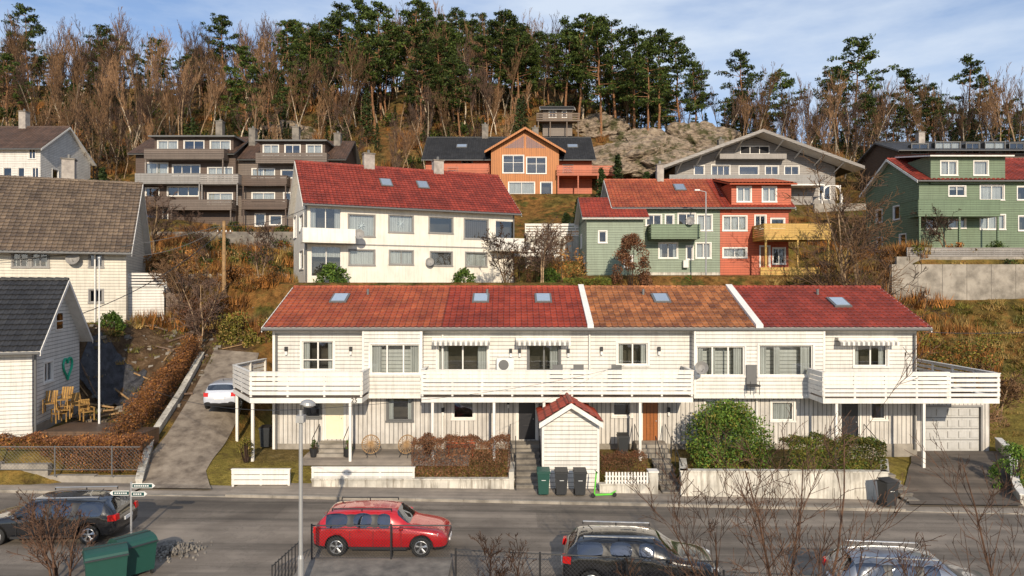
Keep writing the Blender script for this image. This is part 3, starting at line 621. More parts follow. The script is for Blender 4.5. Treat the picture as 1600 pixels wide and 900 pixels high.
for p0,p1,yy,z in ((690,768,-1.8,2.6),(868,966,-2.6,2.2)):
    a2,b2=A.U(p0),A.U(p1)-.3; g.p('balcony_deck').box(a2,b2,yy,-.02,z,z+.15,'rust'); rail(g,(a2,yy),(b2,yy),z+.15,z+1.2,'rust',n=5,gap=.07,posts=1.6); rail(g,(b2,yy),(b2,0),z+.15,z+1.2,'rust',n=5,gap=.07)
    for i in range(4): x=a2+.1+(b2-a2-.3)*i/3; g.p('posts').box(x,x+.15,yy+.05,yy+.2,-2,z,'rust')
chimney(g,A.U(752)+.3,5,7.5,10.2,.8,.7,'concd'); chimney(g,A.U(838),5,7.5,9.8,.8,.7,'concd'); skylight(g,A.U(712),2.2,1.2,.8); skylight(g,A.U(890),2.2,1.2,.8)
g.done()
# grey gabled house (gable faces the valley)
d0=82; g=G('grey_gabled_house',(S(1055,d0),d0,18.9)); L=S(1305,d0)-S(1055,d0); A=meas(g,(0,0),(L,0)); ze=4.6; za=8.1; mid=L/2; D=12
ops=[A(1085,1100,259,273,n=1),A(1112,1140,258,274,n=3),A(1155,1185,260,273,n=1),A(1196,1216,260,273,n=2),A(1226,1248,260,273,n=2),A(1108,1135,295,310,n=2),A(1150,1180,293,308,n=2),A(1200,1215,292,318,kind='door'),A(1280,1297,290,312,n=2)]
wall(g,(0,0),(L,0),-2,ze,ops,'grey'); g.p('gables').poly([(0,0,ze),(L,0,ze),(mid,0,za)],'grey'); wall(g,(L,0),(L,D),-2,ze,[],'grey'); wall(g,(0,D),(0,0),-2,ze,[],'grey')
B=meas(g,(0,-.01),(L,-.01))
P,_=PF((0,0),(L,0)); q=B(1156,1202,228,241)
pob(g.p('window_frames'),P,q[0],q[1],.002,.06,q[2],q[3],'white'); 
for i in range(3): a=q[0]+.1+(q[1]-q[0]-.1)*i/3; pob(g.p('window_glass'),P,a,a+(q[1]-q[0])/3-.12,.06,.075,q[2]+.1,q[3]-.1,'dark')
tt=(za-ze)/mid; m=g.p('roof')
for sg,x in ((1,-2.2),(-1,L+2.2)):
    m.obx((x,-2.6,ze-2.2*tt+.2),(sg*(mid+2.2),0,(mid+2.2)*tt),(0,D+3,0),(0,0,.22),'t6'); g.p('bargeboards').obx((x,-2.66,ze-2.2*tt+.05),(sg*(mid+2.2),0,(mid+2.2)*tt),(0,.05,0),(0,0,.36),'grey')
    g.p('bargeboards').obx((x,-2.5,ze-2.2*tt+.05),(sg*(mid+2.2),0,(mid+2.2)*tt),(0,2.4,0),(0,0,.12),'white')
    for i in range(1,5): xx=x+sg*(mid+2.2)*i/5; g.p('brackets').beam((xx,-2.5,ze-2.2*tt+(mid+2.2)*tt*i/5-.05),(xx,0,ze-2.2*tt+(mid+2.2)*tt*i/5-.8),.08,'white',4)
a,b=A.U(1068),A.U(1262); g.p('balcony_deck').box(-1.2,b+1,-2.2,-.01,2.0,2.2,'white'); rail(g,(-1.2,-2.2),(b+1,-2.2),2.2,3.2,'greyp',n=4,gap=.03,part='balcony_railing'); g.p('balcony_trim').box(a+4,b-3,-1.2,-.02,5.3,5.9,'grey')
for ac in (-.2,L-1.4):
    m=g.p('arcade'); y=-2.25; w2=1.0
    for sx in (-w2-.25,w2): m.box(ac+sx,ac+sx+.25,y,y+.3,-2,1.1,'white')
    pr=[(ac+w2*math.cos(a),1.1+ (.85)*math.sin(a)) for a in [math.pi*i/10 for i in range(11)]]
    for p,q2 in zip(pr,pr[1:]): m.poly([(p[0],y,p[1]),(p[0],y,2.0),(q2[0],y,2.0),(q2[0],y,q2[1])],'white'); m.poly([(p[0],y,p[1]),(p[0],y+.3,p[1]),(q2[0],y+.3,q2[1]),(q2[0],y,q2[1])],'white')
chimney(g,L*.38,6,7,9,.7,.7,'concd')
g.done()
# green / red semi-detached house
d0=57; g=G('green_and_red_duplex',(S(962,d0),d0,10.0)); L=S(1232,d0)-S(962,d0); A=meas(g,(0,0),(L,0)); D=8.5; xm=A.U(1125)
gr=[A(1010,1033,336,352,n=2),A(1040,1052,336,351,n=1),A(1060,1086,334,360,n=2,cur=5),A(1090,1112,336,360,n=2,cur=2),A(1030,1058,380,403,n=2,cur=1),A(1073,1082,385,405,n=1),A(1088,1110,380,403,n=2,cur=2),A(968,990,336,352,n=1)]
re=[A(1130,1166,338,360,n=3,cur=2),A(1180,1196,337,357,n=2),A(1205,1225,342,357,n=1),A(1130,1166,388,402,n=2,cur=2),A(1188,1202,385,416,kind='door',dm='doorw'),A(1208,1226,388,412,n=2)]
wall(g,(0,0),(xm,0),-2,5.7,gr,'paleg'); wall(g,(xm,-.02),(L,-.02),-2,5.7,[(o[0]-xm,o[1]-xm,o[2],o[3],o[4]) for o in re],'redb')
gable_house(g,L,D,5.7,8.4,'paleg','t4',segs=[(-.4,xm,'t1'),(xm,L+.4,'t2')],front_wall=False,cw=.36,ns=4,left=[(2,3,3,4.3,dict(n=1)),(5.5,6.5,3,4.3,dict(n=1)),(3,4,.5,1.7,dict(n=1))])
skylight(g,A.U(1052)+.8,2.3)
a,b=A.U(1142),A.U(1235); m=g.p('dormer')
wall(g,(a,-.15),(b,-.15),5.2,7.6,[(.5,1.6,6.1,7.3,dict(n=2,cur=2)),(2.6,3.7,6.1,7.3,dict(n=2,cur=2))],'redb'); wall(g,(a,3.6),(a,-.15),5.2,7.7,[],'redb'); wall(g,(b,-.15),(b,3.6),5.2,7.7,[],'redb')
slope(g,(a-.3,-.7,7.55),(b-a+.6,0,0),(0,5,1.1),'t1',True,'redb')
a,b=A.U(1012),A.U(1086); g.p('balcony_deck').box(a,b,-1.5,-.02,2.9,3.05,'greenb'); rail(g,(a,-1.5),(b,-1.5),3.05,4.05,'greenb',n=5,gap=.01); rail(g,(a,0),(a,-1.5),3.05,4.05,'greenb'); rail(g,(b,-1.5),(b,0),3.05,4.05,'greenb')
a,b=A.U(1176),A.U(1275); y=-2.6; g.p('balcony_deck').box(a,b,y,-.05,2.75,2.95,'yellow'); rail(g,(a,y),(b,y),2.95,4.0,'yellow',n=6,gap=.015); rail(g,(b,y),(b,.5),2.95,4.0,'yellow',n=6,gap=.015); rail(g,(a,0),(a,y),2.95,4.0,'yellow',n=6)
for x in (a+.1,(a+b)/2,b-.2): g.p('posts').box(x,x+.14,y+.05,y+.19,-2.5,2.75,'yellow')
g.p('lower_deck').box(a-.4,b+.2,y-.3,-.05,-.25,-.1,'yellow'); rail(g,(a-.4,y-.3),(b-1,y-.3),-1.2,.5,'yellow',n=7,part='lower_deck')
ax0,ax1=-2.6,2.0
wall(g,(ax0,-1.6),(ax1,-1.6),-2,4.6,[(1.0,1.6,2.6,3.5,dict(n=1)),(3.1,3.7,.6,1.5,dict(n=1))],'paleg'); wall(g,(ax0,5),(ax0,-1.6),-2,4.6,[(2,2.9,2.4,3.5,dict(n=1)),(4.6,5.4,.4,1.5,dict(n=1))],'paleg'); wall(g,(ax1,-1.6),(ax1,0),-2,4.6,[],'paleg')
slope(g,(ax0-.4,-2.1,4.55),(ax1-ax0+.8,0,0),(0,3.7,2.1),'t2'); slope(g,(ax1+.4,5.3,4.55),(-(ax1-ax0+.8),0,0),(0,-3.7,2.1),'t2',False); g.p('gables').poly([(ax0,-1.6,4.5),(ax0,5,4.5),(ax0,1.6,6.6)],'paleg')
chimney(g,4.6,D/2,8,9.9,.6,.6); dish(g,(A.U(1070),-1.7,4.3),.35); hp=g.p('heat_pump'); hp.box(A.U(1066),A.U(1074),-.4,-.05,.6,1.2,'white')
P,_=PF((0,0),(L,0)); pob(g.p('foundation'),P,0,xm,0,.05,-2,.2,'whitewall')
g.done()
d0=60; g=G('green_hillside_house',(S(1436,d0),d0,12.0)); L=14; A=meas(g,(0,0),(L,0)); D=9
gable_house(g,L,D,6.4,8.9,'green','t4',front=[A(1483,1508,291,306,n=2,cur=4),A(1532,1568,290,312,n=2,cur=2),A(1483,1508,340,356,n=2,cur=2),A(1532,1570,336,358,n=3,cur=2),A(1590,1610,292,312,n=1),A(1592,1612,338,360,n=1),A(1448,1462,338,358,n=1)],left=[(2,3,3.3,4.5,dict(n=1)),(5,6,3.3,4.5,dict(n=1)),(2,3,.6,1.8,dict(n=1)),(6,7,.6,1.8,dict(n=1))],cw=.4,ns=4)
a,b=A.U(1452),A.U(1568); wall(g,(a,-.2),(b,-.2),6,8.5,[(.9,2.3,6.8,8.0,dict(n=2,cur=2)),(3.8,5.0,6.8,8.0,dict(n=1,cur=2))],'green'); wall(g,(a,4),(a,-.2),6,8.5,[],'green'); wall(g,(b,-.2),(b,4),6,8.5,[],'green')
slope(g,(a-.4,-.8,8.45),(b-a+.8,0,0),(0,5.5,.9),'t4')
a,b=A.U(1416),A.U(1540); g.p('balcony_deck').box(a,b,-1.8,-.02,3.0,3.2,'greenb'); rail(g,(a,-1.8),(b,-1.8),3.2,4.4,'greenb',n=6,gap=.01); rail(g,(a,1),(a,-1.8),3.2,4.4,'greenb',n=6); 
for x in (a+.1,(a+b)/2,b-.2): g.p('posts').box(x,x+.14,-1.75,-1.6,-2,3,'greenb')
P,_=PF((0,0),(L,0)); pob(g.p('foundation'),P,0,L,0,.05,-2,.3,'whitewall')
g.done()
d0=84; g=G('dark_roof_house',(S(1402,d0),d0,21.0)); L=22; A=meas(g,(0,0),(L,0))
gable_house(g,L,9,4.9,6.6,'brown','t6',front=[A(1425,1450,225,240,n=2),A(1462,1500,222,240,n=3,cur=2),A(1510,1530,224,240,n=2),A(1540,1570,222,240,n=2,cur=2),A(1578,1600,224,240,n=2)],fm='zinc',oh=1.0,detail=False); rail(g,(-.5,-1.5),(L,-1.5),.9,2.0,'greyp',n=5,gap=.08); g.p('balcony_deck').box(-.5,L,-1.5,-.02,.7,.9,'white'); chimney(g,5.5,4.5,6.3,8,.8,.8)
g.done()
d0=62; g=G('white_garage',(S(822,d0),d0,11.2)); L=S(924,d0)-S(822,d0); wall(g,(0,0),(L,0),-3,2.4,[(L-1.2,L-.3,-.9,1.2,dict(kind='door',dm='doorc'))],'whitewall'); wall(g,(L,0),(L,5),-3,2.4,[],'whitewall'); wall(g,(0,5),(0,0),-3,2.4,[],'whitewall'); g.p('walls').box(-.1,L+.1,-.1,5,2.4,2.55,'white'); rail(g,(-.1,-.1),(L+.1,-.1),2.6,3.5,'white',n=4,gap=.08); rail(g,(-2,-1.5),(L*.5,-1.5),.5,1.5,'white',n=3,gap=.1,part='terrace_railing')
g.done()
g=G('hilltop_cabin',(S(848,104),104,Z(192,104))); gable_house(g,4.5,4,2.0,2.8,'brownl','t6',detail=False,front=[(1,2,.8,1.8,dict(n=2)),(3,3.6,.8,1.8,dict(n=1))]); rail(g,(-1,-1.5),(5.5,-1.5),.2,1.1,'wood',n=3,gap=.15); g.p('balcony_deck').box(-1,5.5,-1.5,0,-.1,.1,'wood')
for x in (-.8,1,3.5,5.2): g.p('posts').box(x,x+.15,-1.4,-1.25,-4,-.1,'wood')
g.done()
# ---------------------------------------------------------------- garden shed
d0=30.0; x0,x1=S(847,d0),S(936,d0); w=x1-x0; g=G('garden_shed',(x0,d0,.35)); ze=Z(660,d0)-.35; za=Z(632,d0)-.35
wall(g,(0,0),(w,0),-.5,ze,[],'white_h'); wall(g,(w,0),(w,2.6),-.5,ze,[],'white_h'); wall(g,(0,2.6),(0,0),-.5,ze,[],'white_h'); wall(g,(w,2.6),(0,2.6),-.5,ze,[],'white_h')
g.p('gables').poly([(0,0,ze),(w,0,ze),(w/2,0,za)],'white_h'); g.p('gables').poly([(0,2.6,ze),(w,2.6,ze),(w/2,2.6,za)],'white_h'); tt=(za-ze)/(w/2); hw=w/2+.12
slope(g,(-.12,3.0,ze-.12*tt+.1),(0,-3.35,0),(hw,0,hw*tt),'t2',True,'white',cw=.22,ns=4); slope(g,(w+.12,-.35,ze-.12*tt+.1),(0,3.35,0),(-hw,0,hw*tt),'t2',True,'white',cw=.22,ns=4)
g.p('roof_ridge').beam((w/2,-.38,za+.14),(w/2,3.0,za+.14),.08,'t2',8,cap=True)
for sg,x in ((1,-.14),(-1,w+.14)): g.p('bargeboards').obx((x,-.4,ze-.14*tt-.1),(sg*(hw+.02),0,(hw+.02)*tt),(0,.04,0),(0,0,.22),'white')
for x in (0,w-.08): g.p('corner_boards').box(x-.01,x+.09,-.025,-.002,-.5,ze,'white')
g.done()
# ---------------------------------------------------------------- walls, fences, stairs
def gwall(name,pts,h,th=.22,mat='whitewall',cap=None,z=None):
    m=Mesh()
    for a,b in zip(pts,pts[1:]):
        P,L=PF(a,b); n=max(1,int(L/2)) if z is None else 1
        for i in range(n):
            u0,u1=L*i/n,L*(i+1)/n; p=P((u0+u1)/2,0,0); zz=zt(p[0],p[1]) if z is None else z
            pob(m,P,u0,u1-.004,-th,0,zz-1.2,zz+h,mat)
            if cap: pob(m,P,u0-.03,u1+.03,-th-.04,.04,zz+h,zz+h+.06,cap)
    return single(name,m)
def slopewall(name,pts,h,th,mat,cap):
    m=Mesh()
    for a,b in zip(pts,pts[1:]):
        P,L=PF(a,b); k=max(1,int(L/.7))
        for i in range(k):
            u0,u1=L*i/k,L*(i+1)/k; p,q=P(u0,0,0),P(u1,0,0); za,zb=zt(p[0],p[1])+h,zt(q[0],q[1])+h
            o=Vector(P(u0,-th,za-1.5)); m.obx(o,Vector(P(u1,-th,zb-1.5))-o,Vector(P(u0,0,za-1.5))-o,(0,0,1.5),mat)
            o=Vector(P(u0,-th-.03,za)); m.obx(o,Vector(P(u1,-th-.03,zb))-o,Vector(P(u0,.03,za))-o,(0,0,.06),cap)
    single(name,m)
def plank(name,p0,p1,d,q0,q1,n=3):
    m=G(name,(0,0,0)); rail(m,(S(p0,d),d),(S(p1,d),d),Z(q1,d),Z(q0,d),'white',n=n,gap=.03,part='boards',posts=1.2); m.done()
plank('white_board_fence',362,453,29.9,734,757); plank('white_board_fence',487,648,29.9,731,752)
gwall('garden_wall',[(S(487,29.8),29.8),(S(803,29.8),29.8)],.1,z=Z(750,29.8)-.1,cap='whitewall')
gwall('garden_wall',[(S(803,29.8),29.75),(S(805,31.5),31.5)],.1,z=Z(735,30)-.1)
gwall('garden_wall',[(S(937,29.4),29.4),(S(1027,29.4),29.4),(S(1029,31),31)],.1,z=Z(758,29.4)-.1,cap='whitewall')
gwall('garden_wall',[(S(1014,29.4),29.35),(S(1028,29.4),29.35)],.1,z=Z(738,29.4)-.1,th=.4,cap='white')
gwall('garden_wall',[(S(1062,31.2),31.2),(S(1064,29.1),29.1),(S(1388,28.9),28.9),(S(1386,31),31)],.1,z=Z(738,29)-.1,th=.25,cap='whitewall')
m=G('picket_fence'); 
for i in range(14):
    x=S(946,29.5)+i*.135; m.p('pickets').box(x,x+.08,29.42,29.45,Z(757,29.4),Z(738,29.4),'white')
m.p('rails').box(S(945,29.5),S(1013,29.5),29.451,29.49,Z(752,29.5),Z(750,29.5),'white'); m.p('rails').box(S(945,29.5),S(1013,29.5),29.451,29.49,Z(745,29.5),Z(743,29.5),'white'); m.done()
def stairs(name,x0,x1,ya,za,yb,zb,n,mat='concd'):
    m=Mesh()
    for i in range(n):
        y=ya+(yb-ya)*i/n; z=za+(zb-za)*(i+1)/n; m.box(x0,x1,y,yb,min(za,zb)-.6,z-.02,'concd'); m.box(x0-.02,x1+.02,y-.03,y+(yb-ya)/n,z-.018,z+.03,mat)
    return single(name,m)
stairs('concrete_stairs',S(806,30),S(845,30),29.9,.05,32.2,1.15,6); stairs('concrete_stairs',S(1031,30),S(1060,30),29.4,-.05,31.8,.95,7); stairs('concrete_stairs',S(1392,30),S(1410,30),28.8,-.2,31,.5,5)
m=G('stair_handrail'); 
for px in (806,845,1033,1059):
    x=S(px,30.6); m.p('rail').beam((x,29.6,1.05),(x,31.8,2.0),.022,'black',6)
    for i in range(4): t=i/3; m.p('rail').beam((x,29.6+2.2*t,.1+.9*t),(x,29.6+2.2*t,1.05+.95*t),.018,'black')
m.done()
slopewall('driveway_wall',[(25.2,35.6),(23.9,32.8),(22.1,30.2),(21.3,28.6)],.55,.25,'whitewall','white')
slopewall('driveway_edge_wall',[(S(224,30),29.9),(-17.5,33.5),(-18.3,38),(-19.4,43)],.32,.25,'whitewall','whitewall')
gwall('concrete_garden_wall',[(-45,30.1),(S(222,30.1),30.0)],.4,th=.3,mat='conc')
def meshfence(name,a,b,z0,z1,sp=.11,mat='zinc',post=2.5,r=.004):
    g=G(name); P,L=PF(a,b); m=g.p('wire'); H=z1-z0; n=int((L+H)/sp)
    for i in range(n):
        u=i*sp
        for s in (1,-1):
            if s==1: ua,ub=u-H,u
            else: ua,ub=u,u-H
            lo_,hi_=min(ua,ub),max(ua,ub)
            def zat(uu): return z0+(uu-ua)/(ub-ua)*H
            c0,c1=max(lo_,0),min(hi_,L)
            if c1-c0<.02: continue
            m.beam(P(c0,0,zat(c0)),P(c1,0,zat(c1)),r,mat,3)
    for i in range(int(L/post)+1): u=min(i*post,L); g.p('posts').beam(P(u,0,z0-.3),P(u,0,z1+.05),.03,mat,6,cap=True)
    for z in (z0,z1): g.p('posts').beam(P(0,0,z),P(L,0,z),.015 if z==z0 else .022,mat,5)
    g.done()
meshfence('chain_link_fence',(-40,29.95),(S(222,30),29.85),.95,1.95,.16)
meshfence('chain_link_fence',(S(487,21.5),21.5),(S(705,21.5),21.5),.4,1.42,.1,mat='black')
meshfence('chain_link_fence',(S(712,20.2),20.2),(S(1130,19.3),19.3),.0,1.15,.12,mat='black')
meshfence('chain_link_fence',(S(1130,19.3),19.25),(S(1620,18.3),18.3),-.3,.9,.12,mat='black')
m=Mesh(); m.box(S(478,21.5),S(706,21.5),19.0,21.65,-.6,.36,'concd'); single('retaining_wall',m)
m=Mesh(); m.box(29.5,60,53.0,53.4,7,Z(413,53),'conc'); m.box(31,60,55.0,55.3,8,Z(401,55),'conc')
for i in range(16): m.box(29.6+i*1.9,29.63+i*1.9,52.985,53.0,7,Z(413,53),'concd')
single('concrete_retaining_wall',m)
g=G('grey_board_fence'); rail(g,(S(1418,55),55.1),(60,55.1),Z(403,55)+.1,Z(403,55)+.8,'grey',n=4,gap=.03); g.done()
m=Mesh(); m.box(-36,-13.5,68,68.4,11.0,Z(362,68),'concd'); m.box(-32,-20,58,58.3,9,Z(428,58),'conc'); m.box(S(1255,80),S(1340,80),77,77.4,13,Z(318,77),'conc'); single('terrace_retaining_wall',m)
g=G('garden_stairs')
for i in range(16): g.p('steps').box(S(905,56)+i*-.28,S(925,56)+i*-.28+.5,56+i*.35,56.4+i*.35,9.4+i*.19,9.6+i*.19,'conc')
for i in range(20): g.p('steps').box(S(300,72)+i*.3-.7,S(300,72)+i*.3+.7,70.3-i*.35,70.65-i*.35,13.6-i*.17,13.9-i*.17,'wood')
g.done()
g=G('wooden_garden_fence'); P,L=PF((-18.6,35.5),(-20.4,44))
for i in range(int(L/.16)):
    u=i*.16; p=P(u,0,0); z=zt(p[0],p[1]); pob(g.p('boards'),P,u,u+.14,0,.03,z,z+1.35,'wood')
g.done()
g=G('slope_picket_fence'); 
for (xa,ya,xb,yb) in ((-31,49,-20,50.5),(-30,62,-18,63.5),(8,49.5,22,50.5)):
    P,L=PF((xa,ya),(xb,yb))
    for i in range(int(L/.35)): u=i*.35; p=P(u,0,0); z=zt(p[0],p[1]); pob(g.p('pickets'),P,u,u+.08,0,.03,z-.1,z+.9,'woodl')
g.done()
g=G('wooden_deck',(S(62,31.6),31.6,1.9)); g.p('deck').box(0,3.6,0,2.2,-.6,.35,'wood'); g.p('deck').box(3.7,4.6,.2,1.8,-.6,.2,'wood'); g.done()
def chair(name,loc,rot=0,mat='woodl'):
    g=G(name,loc,rot); m=g.p('seat')
    for i in range(5): m.box(-.25,.25,-.25+i*.105,-.16+i*.105,.42,.45,mat)
    for i in range(5): g.p('backrest').obx((-.24+i*.105,.25,.45),(.08,0,0),(0,.03,0),(0,.18,.55),mat)
    for x in (-.26,.22):
        for y in (-.24,.22): g.p('legs').box(x,x+.045,y,y+.045,0,.64 if y<0 else .45,mat)
        g.p('armrests').box(x-.01,x+.06,-.26,.27,.62,.65,mat)
    g.done()
for i,(px,py,r) in enumerate(((78,628,.4),(95,640,2.0),(112,634,1.2),(100,622,.2),(84,646,-.6),(122,645,.9))): chair('wooden_garden_chair',(S(px,33.4),33.4+.35*(i%3),Z(py,33.4)-.5+.0),r,'oak')
for px,rz in ((580,.3),(633,-.3)):
    g=G('round_garden_chair',(S(px,32.3),32.3,.93),rz); c=Vector((0,.15,.55))
    for i in range(24):
        a=2*math.pi*i/24;b=2*math.pi*(i+1)/24; e=c+Vector((math.cos(a)*.42,.18*math.sin(a),math.sin(a)*.4)); g.p('woven_shell').beam(c,e,.018,'woodl',3); g.p('rim').beam(e,c+Vector((math.cos(b)*.42,.18*math.sin(b),math.sin(b)*.4)),.025,'woodl',4)
    for x in (-.22,.22):
        for y in (-.2,.3): g.p('legs').beam((x,y,0),(x*.6,.1,.35),.015,'black',5)
    g.done()
g=G('garden_bench',(S(720,32.6),32.6,.9)); 
for i in range(4): g.p('seat').box(-.7,.7,-.2+i*.1,-.12+i*.1,.42,.46,'redb')
for i in range(3): g.p('backrest').box(-.7,.7,.22,.25,.5+i*.13,.6+i*.13,'redb')
for x in (-.6,.55): g.p('legs').box(x,x+.06,-.2,.25,0,.42,'redb')
g.done()
m=Mesh(); n=14
for i in range(n):
    for j in range(8):
        def q(a,b): 
            x=S(160,42)+a*.2; y=39.5+b*.3; return (x,y,zt(x,y)+.12+.25*noise.noise(Vector((a*.5,b*.6,1)))+.12*math.sin(a/n*3.1))
        m.poly([q(i,j),q(i+1,j),q(i+1,j+1),q(i,j+1)],'tarp')
single('black_tarpaulin',m)
m=Mesh()
for i in range(34):
    x=R.uniform(-25,-18.5);y=R.uniform(36,46);a=R.uniform(0,3);l_=R.uniform(.6,1.8); z=zt(x,y)+.1; m.beam((x,y,z),(x+l_*math.cos(a),y+l_*math.sin(a)*.5,zt(x+l_*math.cos(a),y+l_*math.sin(a)*.5)+.12),R.uniform(.03,.08),'polew' if i%2 else 'woodl',5,cap=True)
single('timber_pile',m)
m=Mesh()
for i in range(260):
    x=R.uniform(-26,-18);y=R.uniform(35,48);s=R.uniform(.08,.3); m.obx((x,y,zt(x,y)-.05),(s,s*.3,s*.1),(-s*.3,s,0),(0,s*.2,s*.7),'concd' if i%3 else 'stone')
single('loose_stones',m)
# ---------------------------------------------------------------- poles, lamp, signs
d=19.2; x=S(470,d); g=G('street_lamp',(x,d,0)); h=Z(632,d); g.p('pole').lathe((0,0,-.2),(0,0,1),[(.09,0),(.085,1.5),(.06,1.6),(.05,h+.05)],'steel',14)
g.p('pole').lathe((0,0,0),(0,0,1),[(.11,0),(.11,.5),(.09,.52)],'steel',14)
g.p('arm').beam((0,0,h),(.2,-.1,h+.08),.03,'steel',8); m=g.p('lamp_head'); 
m.lathe((.24,-.12,h+.02),(0.15,0,1),[(0.0,-.07),(.12,-.06),(.2,0)],'lampw',18); m.lathe((.24,-.12,h+.02),(.15,0,1),[(.21,0),(.19,.07),(.1,.12),(0,.14)],'steel',18)
g.p('clamp').box(-.11,.11,-.11,.11,h-.5,h-.3,'steel'); g.done()
g=G('flagpole',(S(155,33.5),33.5,1.8)); h=Z(405,33.5)-1.8; g.p('pole').lathe((0,0,0),(0,0,1),[(.05,0),(.04,h*.5),(.025,h)],'lampw',10); g.p('finial').lathe((0,0,h),(0,0,1),[(0,0),(.06,.04),(.06,.08),(0,.12)],'lampw',10); g.done()
g=G('utility_pole',(S(350,48),48,zt(S(350,48),48)-.5)); h=Z(345,48)-g.loc.z; g.p('pole').lathe((0,0,0),(0,0,1),[(.15,0),(.11,h),(0,h+.02)],'woodl',10); g.p('crossarm').box(-.5,.5,-.06,.06,h-.9,h-.8,'wood'); 
for x in (-.45,-.15,.15,.45): g.p('insulators').lathe((x,0,h-.8),(0,0,1),[(.03,0),(.05,.05),(.03,.14),(0,.15)],'lampw',8)
g.done()
g=G('street_lamp',(S(1103,54),54,9)); h=Z(300,54)-9; g.p('pole').lathe((0,0,0),(0,0,1),[(.07,0),(.05,h)],'steel',8); g.p('arm').beam((0,0,h),(-.6,0,h+.15),.03,'steel',6); g.p('lamp_head').box(-.9,-.5,-.1,.1,h+.1,h+.2,'lampw'); g.done()
def wire(a,b,sag,n=14,r=.018):
    m=Mesh(); a=Vector(a);b=Vector(b); pt=[a.lerp(b,i/n)-Vector((0,0,sag*4*(i/n)*(1-i/n))) for i in range(n+1)]
    for p,q in zip(pt,pt[1:]): m.beam(p,q,r,'black',3)
    single('overhead_wire',m)
up_=(S(350,48),48,Z(352,48))
wire(up_,(S(205,46),46,Z(400,46)),.5,r=.025); wire(up_,(S(480,52),52,Z(325,52)),.4,r=.025); wire(up_,(-40,40,10.5),1.0,r=.025); wire((S(350,48),48,Z(358,48)),(S(128,38),38,Z(490,38)),.6,r=.025)
wire((S(1440,34),33.8,6.7),(50,48,7.5),.6); wire((S(470,19.2),19.2,Z(640,19.2)),(S(210,33),33.5,Z(600,33.5)),.4,r=.01); wire((S(470,19.2),19.2,Z(640,19.2)),(5.5,33.4,5.1),.3,r=.008)
d=23.6; g=G('street_name_sign',(S(205,d),d,zroad(-13))); h=Z(753,d)-g.loc.z; g.p('pole').beam((0,0,0),(0,0,h),.035,'steel',8,cap=True)
def finger(z,x0,x1,y,mat):
    m=g.p('sign_plates'); t_=.16; e=.1 if x1>0 else -.1
    xa,xb=(x0,x1)
    m.poly([(xa,y,z),(xb,y,z),(xb+e,y,z+t_/2),(xb,y,z+t_),(xa,y,z+t_)],'lampw'); m.poly([(xa,y+.02,z),(xb,y+.02,z),(xb+e,y+.02,z+t_/2),(xb,y+.02,z+t_),(xa,y+.02,z+t_)],'lampw')
    m.box(min(xa,xb)+.02,max(xa,xb)-.0,y-.006,y-.002,z+.02,z+t_-.02,mat)
    for i in range(7):
        xx=min(xa,xb)+.08+i*.075; 
        if xx<max(xa,xb)-.1: m.box(xx,xx+.05,y-.009,y-.0062,z+.055,z+t_-.055,'lampw')
finger(h-.2,.05,.75,-.05,'navy'); finger(h-.45,-.05,-.62,-.06,'navy'); finger(h-.47,.05,.5,-.1,'navy')
g.done()
# ---------------------------------------------------------------- bins, scooter, containers
def bin_(name,loc,mat='kbin',rot=0,label=True,w=.5,h=1.0):
    g=G(name,loc,rot); a=w*.4;b=w*.5; m=g.p('body')
    v=[(-a,-a,.08),(a,-a,.08),(a,a,.08),(-a,a,.08)]; u=[(-b,-b-.03,h*.9),(b,-b-.03,h*.9),(b,b,h*.9),(-b,b,h*.9)]
    for i in range(4): j=(i+1)%4; m.poly([v[i],v[j],u[j],u[i]],mat)
    m.poly(v[::-1],mat); m.box(-b-.025,b+.025,-b-.055,b+.02,h*.87,h*.92,mat)
    l_=g.p('lid'); l_.obx((-b-.01,-b-.06,h*.925),(2*b+.02,0,0),(0,2*b+.05,.06),(0,0,.035),mat if mat!='kbin' else 'black'); l_.beam((-b*.8,b+.04,h*.97),(b*.8,b+.04,h*.97),.02,'black',6)
    for x in (-b+.02,b-.06): g.p('wheels').lathe((x,a+.02,.1),(1,0,0),[(0,0),(.1,0),(.1,.04),(0,.04)],'rubber',14)
    if label: g.p('label').box(-.09,.09,-b*.97-.01,-b*.93,h*.6,h*.76,'lampw')
    g.done()
zp=lambda x,y:zroad(x)+.13
for px,mt in ((849,'gbin'),(877,'kbin'),(906,'kbin')): x=S(px,29.0); bin_('wheelie_bin',(x,29.0,zp(x,0)),mt,R.uniform(-.1,.1),True,.52,1.12)
x=S(1389,27.9); bin_('wheelie_bin',(x,28.0,zp(x,0)),'kbin',.2,True,.55,1.12)
x=S(972,33); bin_('wheelie_bin',(x,32.8,.9),'kbin',0,False,.5,1.0); bin_('wheelie_bin',(S(419,34.5),34.2,.9),'kbin',0,False,.5,1.1)
g=G('kick_scooter',(S(945,28.7),28.75,zp(4,0)),math.radians(8))
g.p('deck').box(-.42,.32,-.07,.07,.11,.15,'sgreen'); g.p('stem').beam((-.45,0,.12),(-.36,0,1.1),.03,'sgreen',8,cap=True); g.p('handlebar').beam((-.36,-.22,1.1),(-.36,.22,1.1),.02,'black',8,cap=True); g.p('mudguard').obx((.3,-.05,.15),(.2,0,.1),(0,.1,0),(0,0,.02),'sgreen')
for x in (-.5,.42): g.p('wheels').lathe((x,-.03,.1),(0,1,0),[(0,0),(.07,0),(.1,.01),(.1,.05),(.07,.06),(0,.06)],'rubber',18)
g.done()
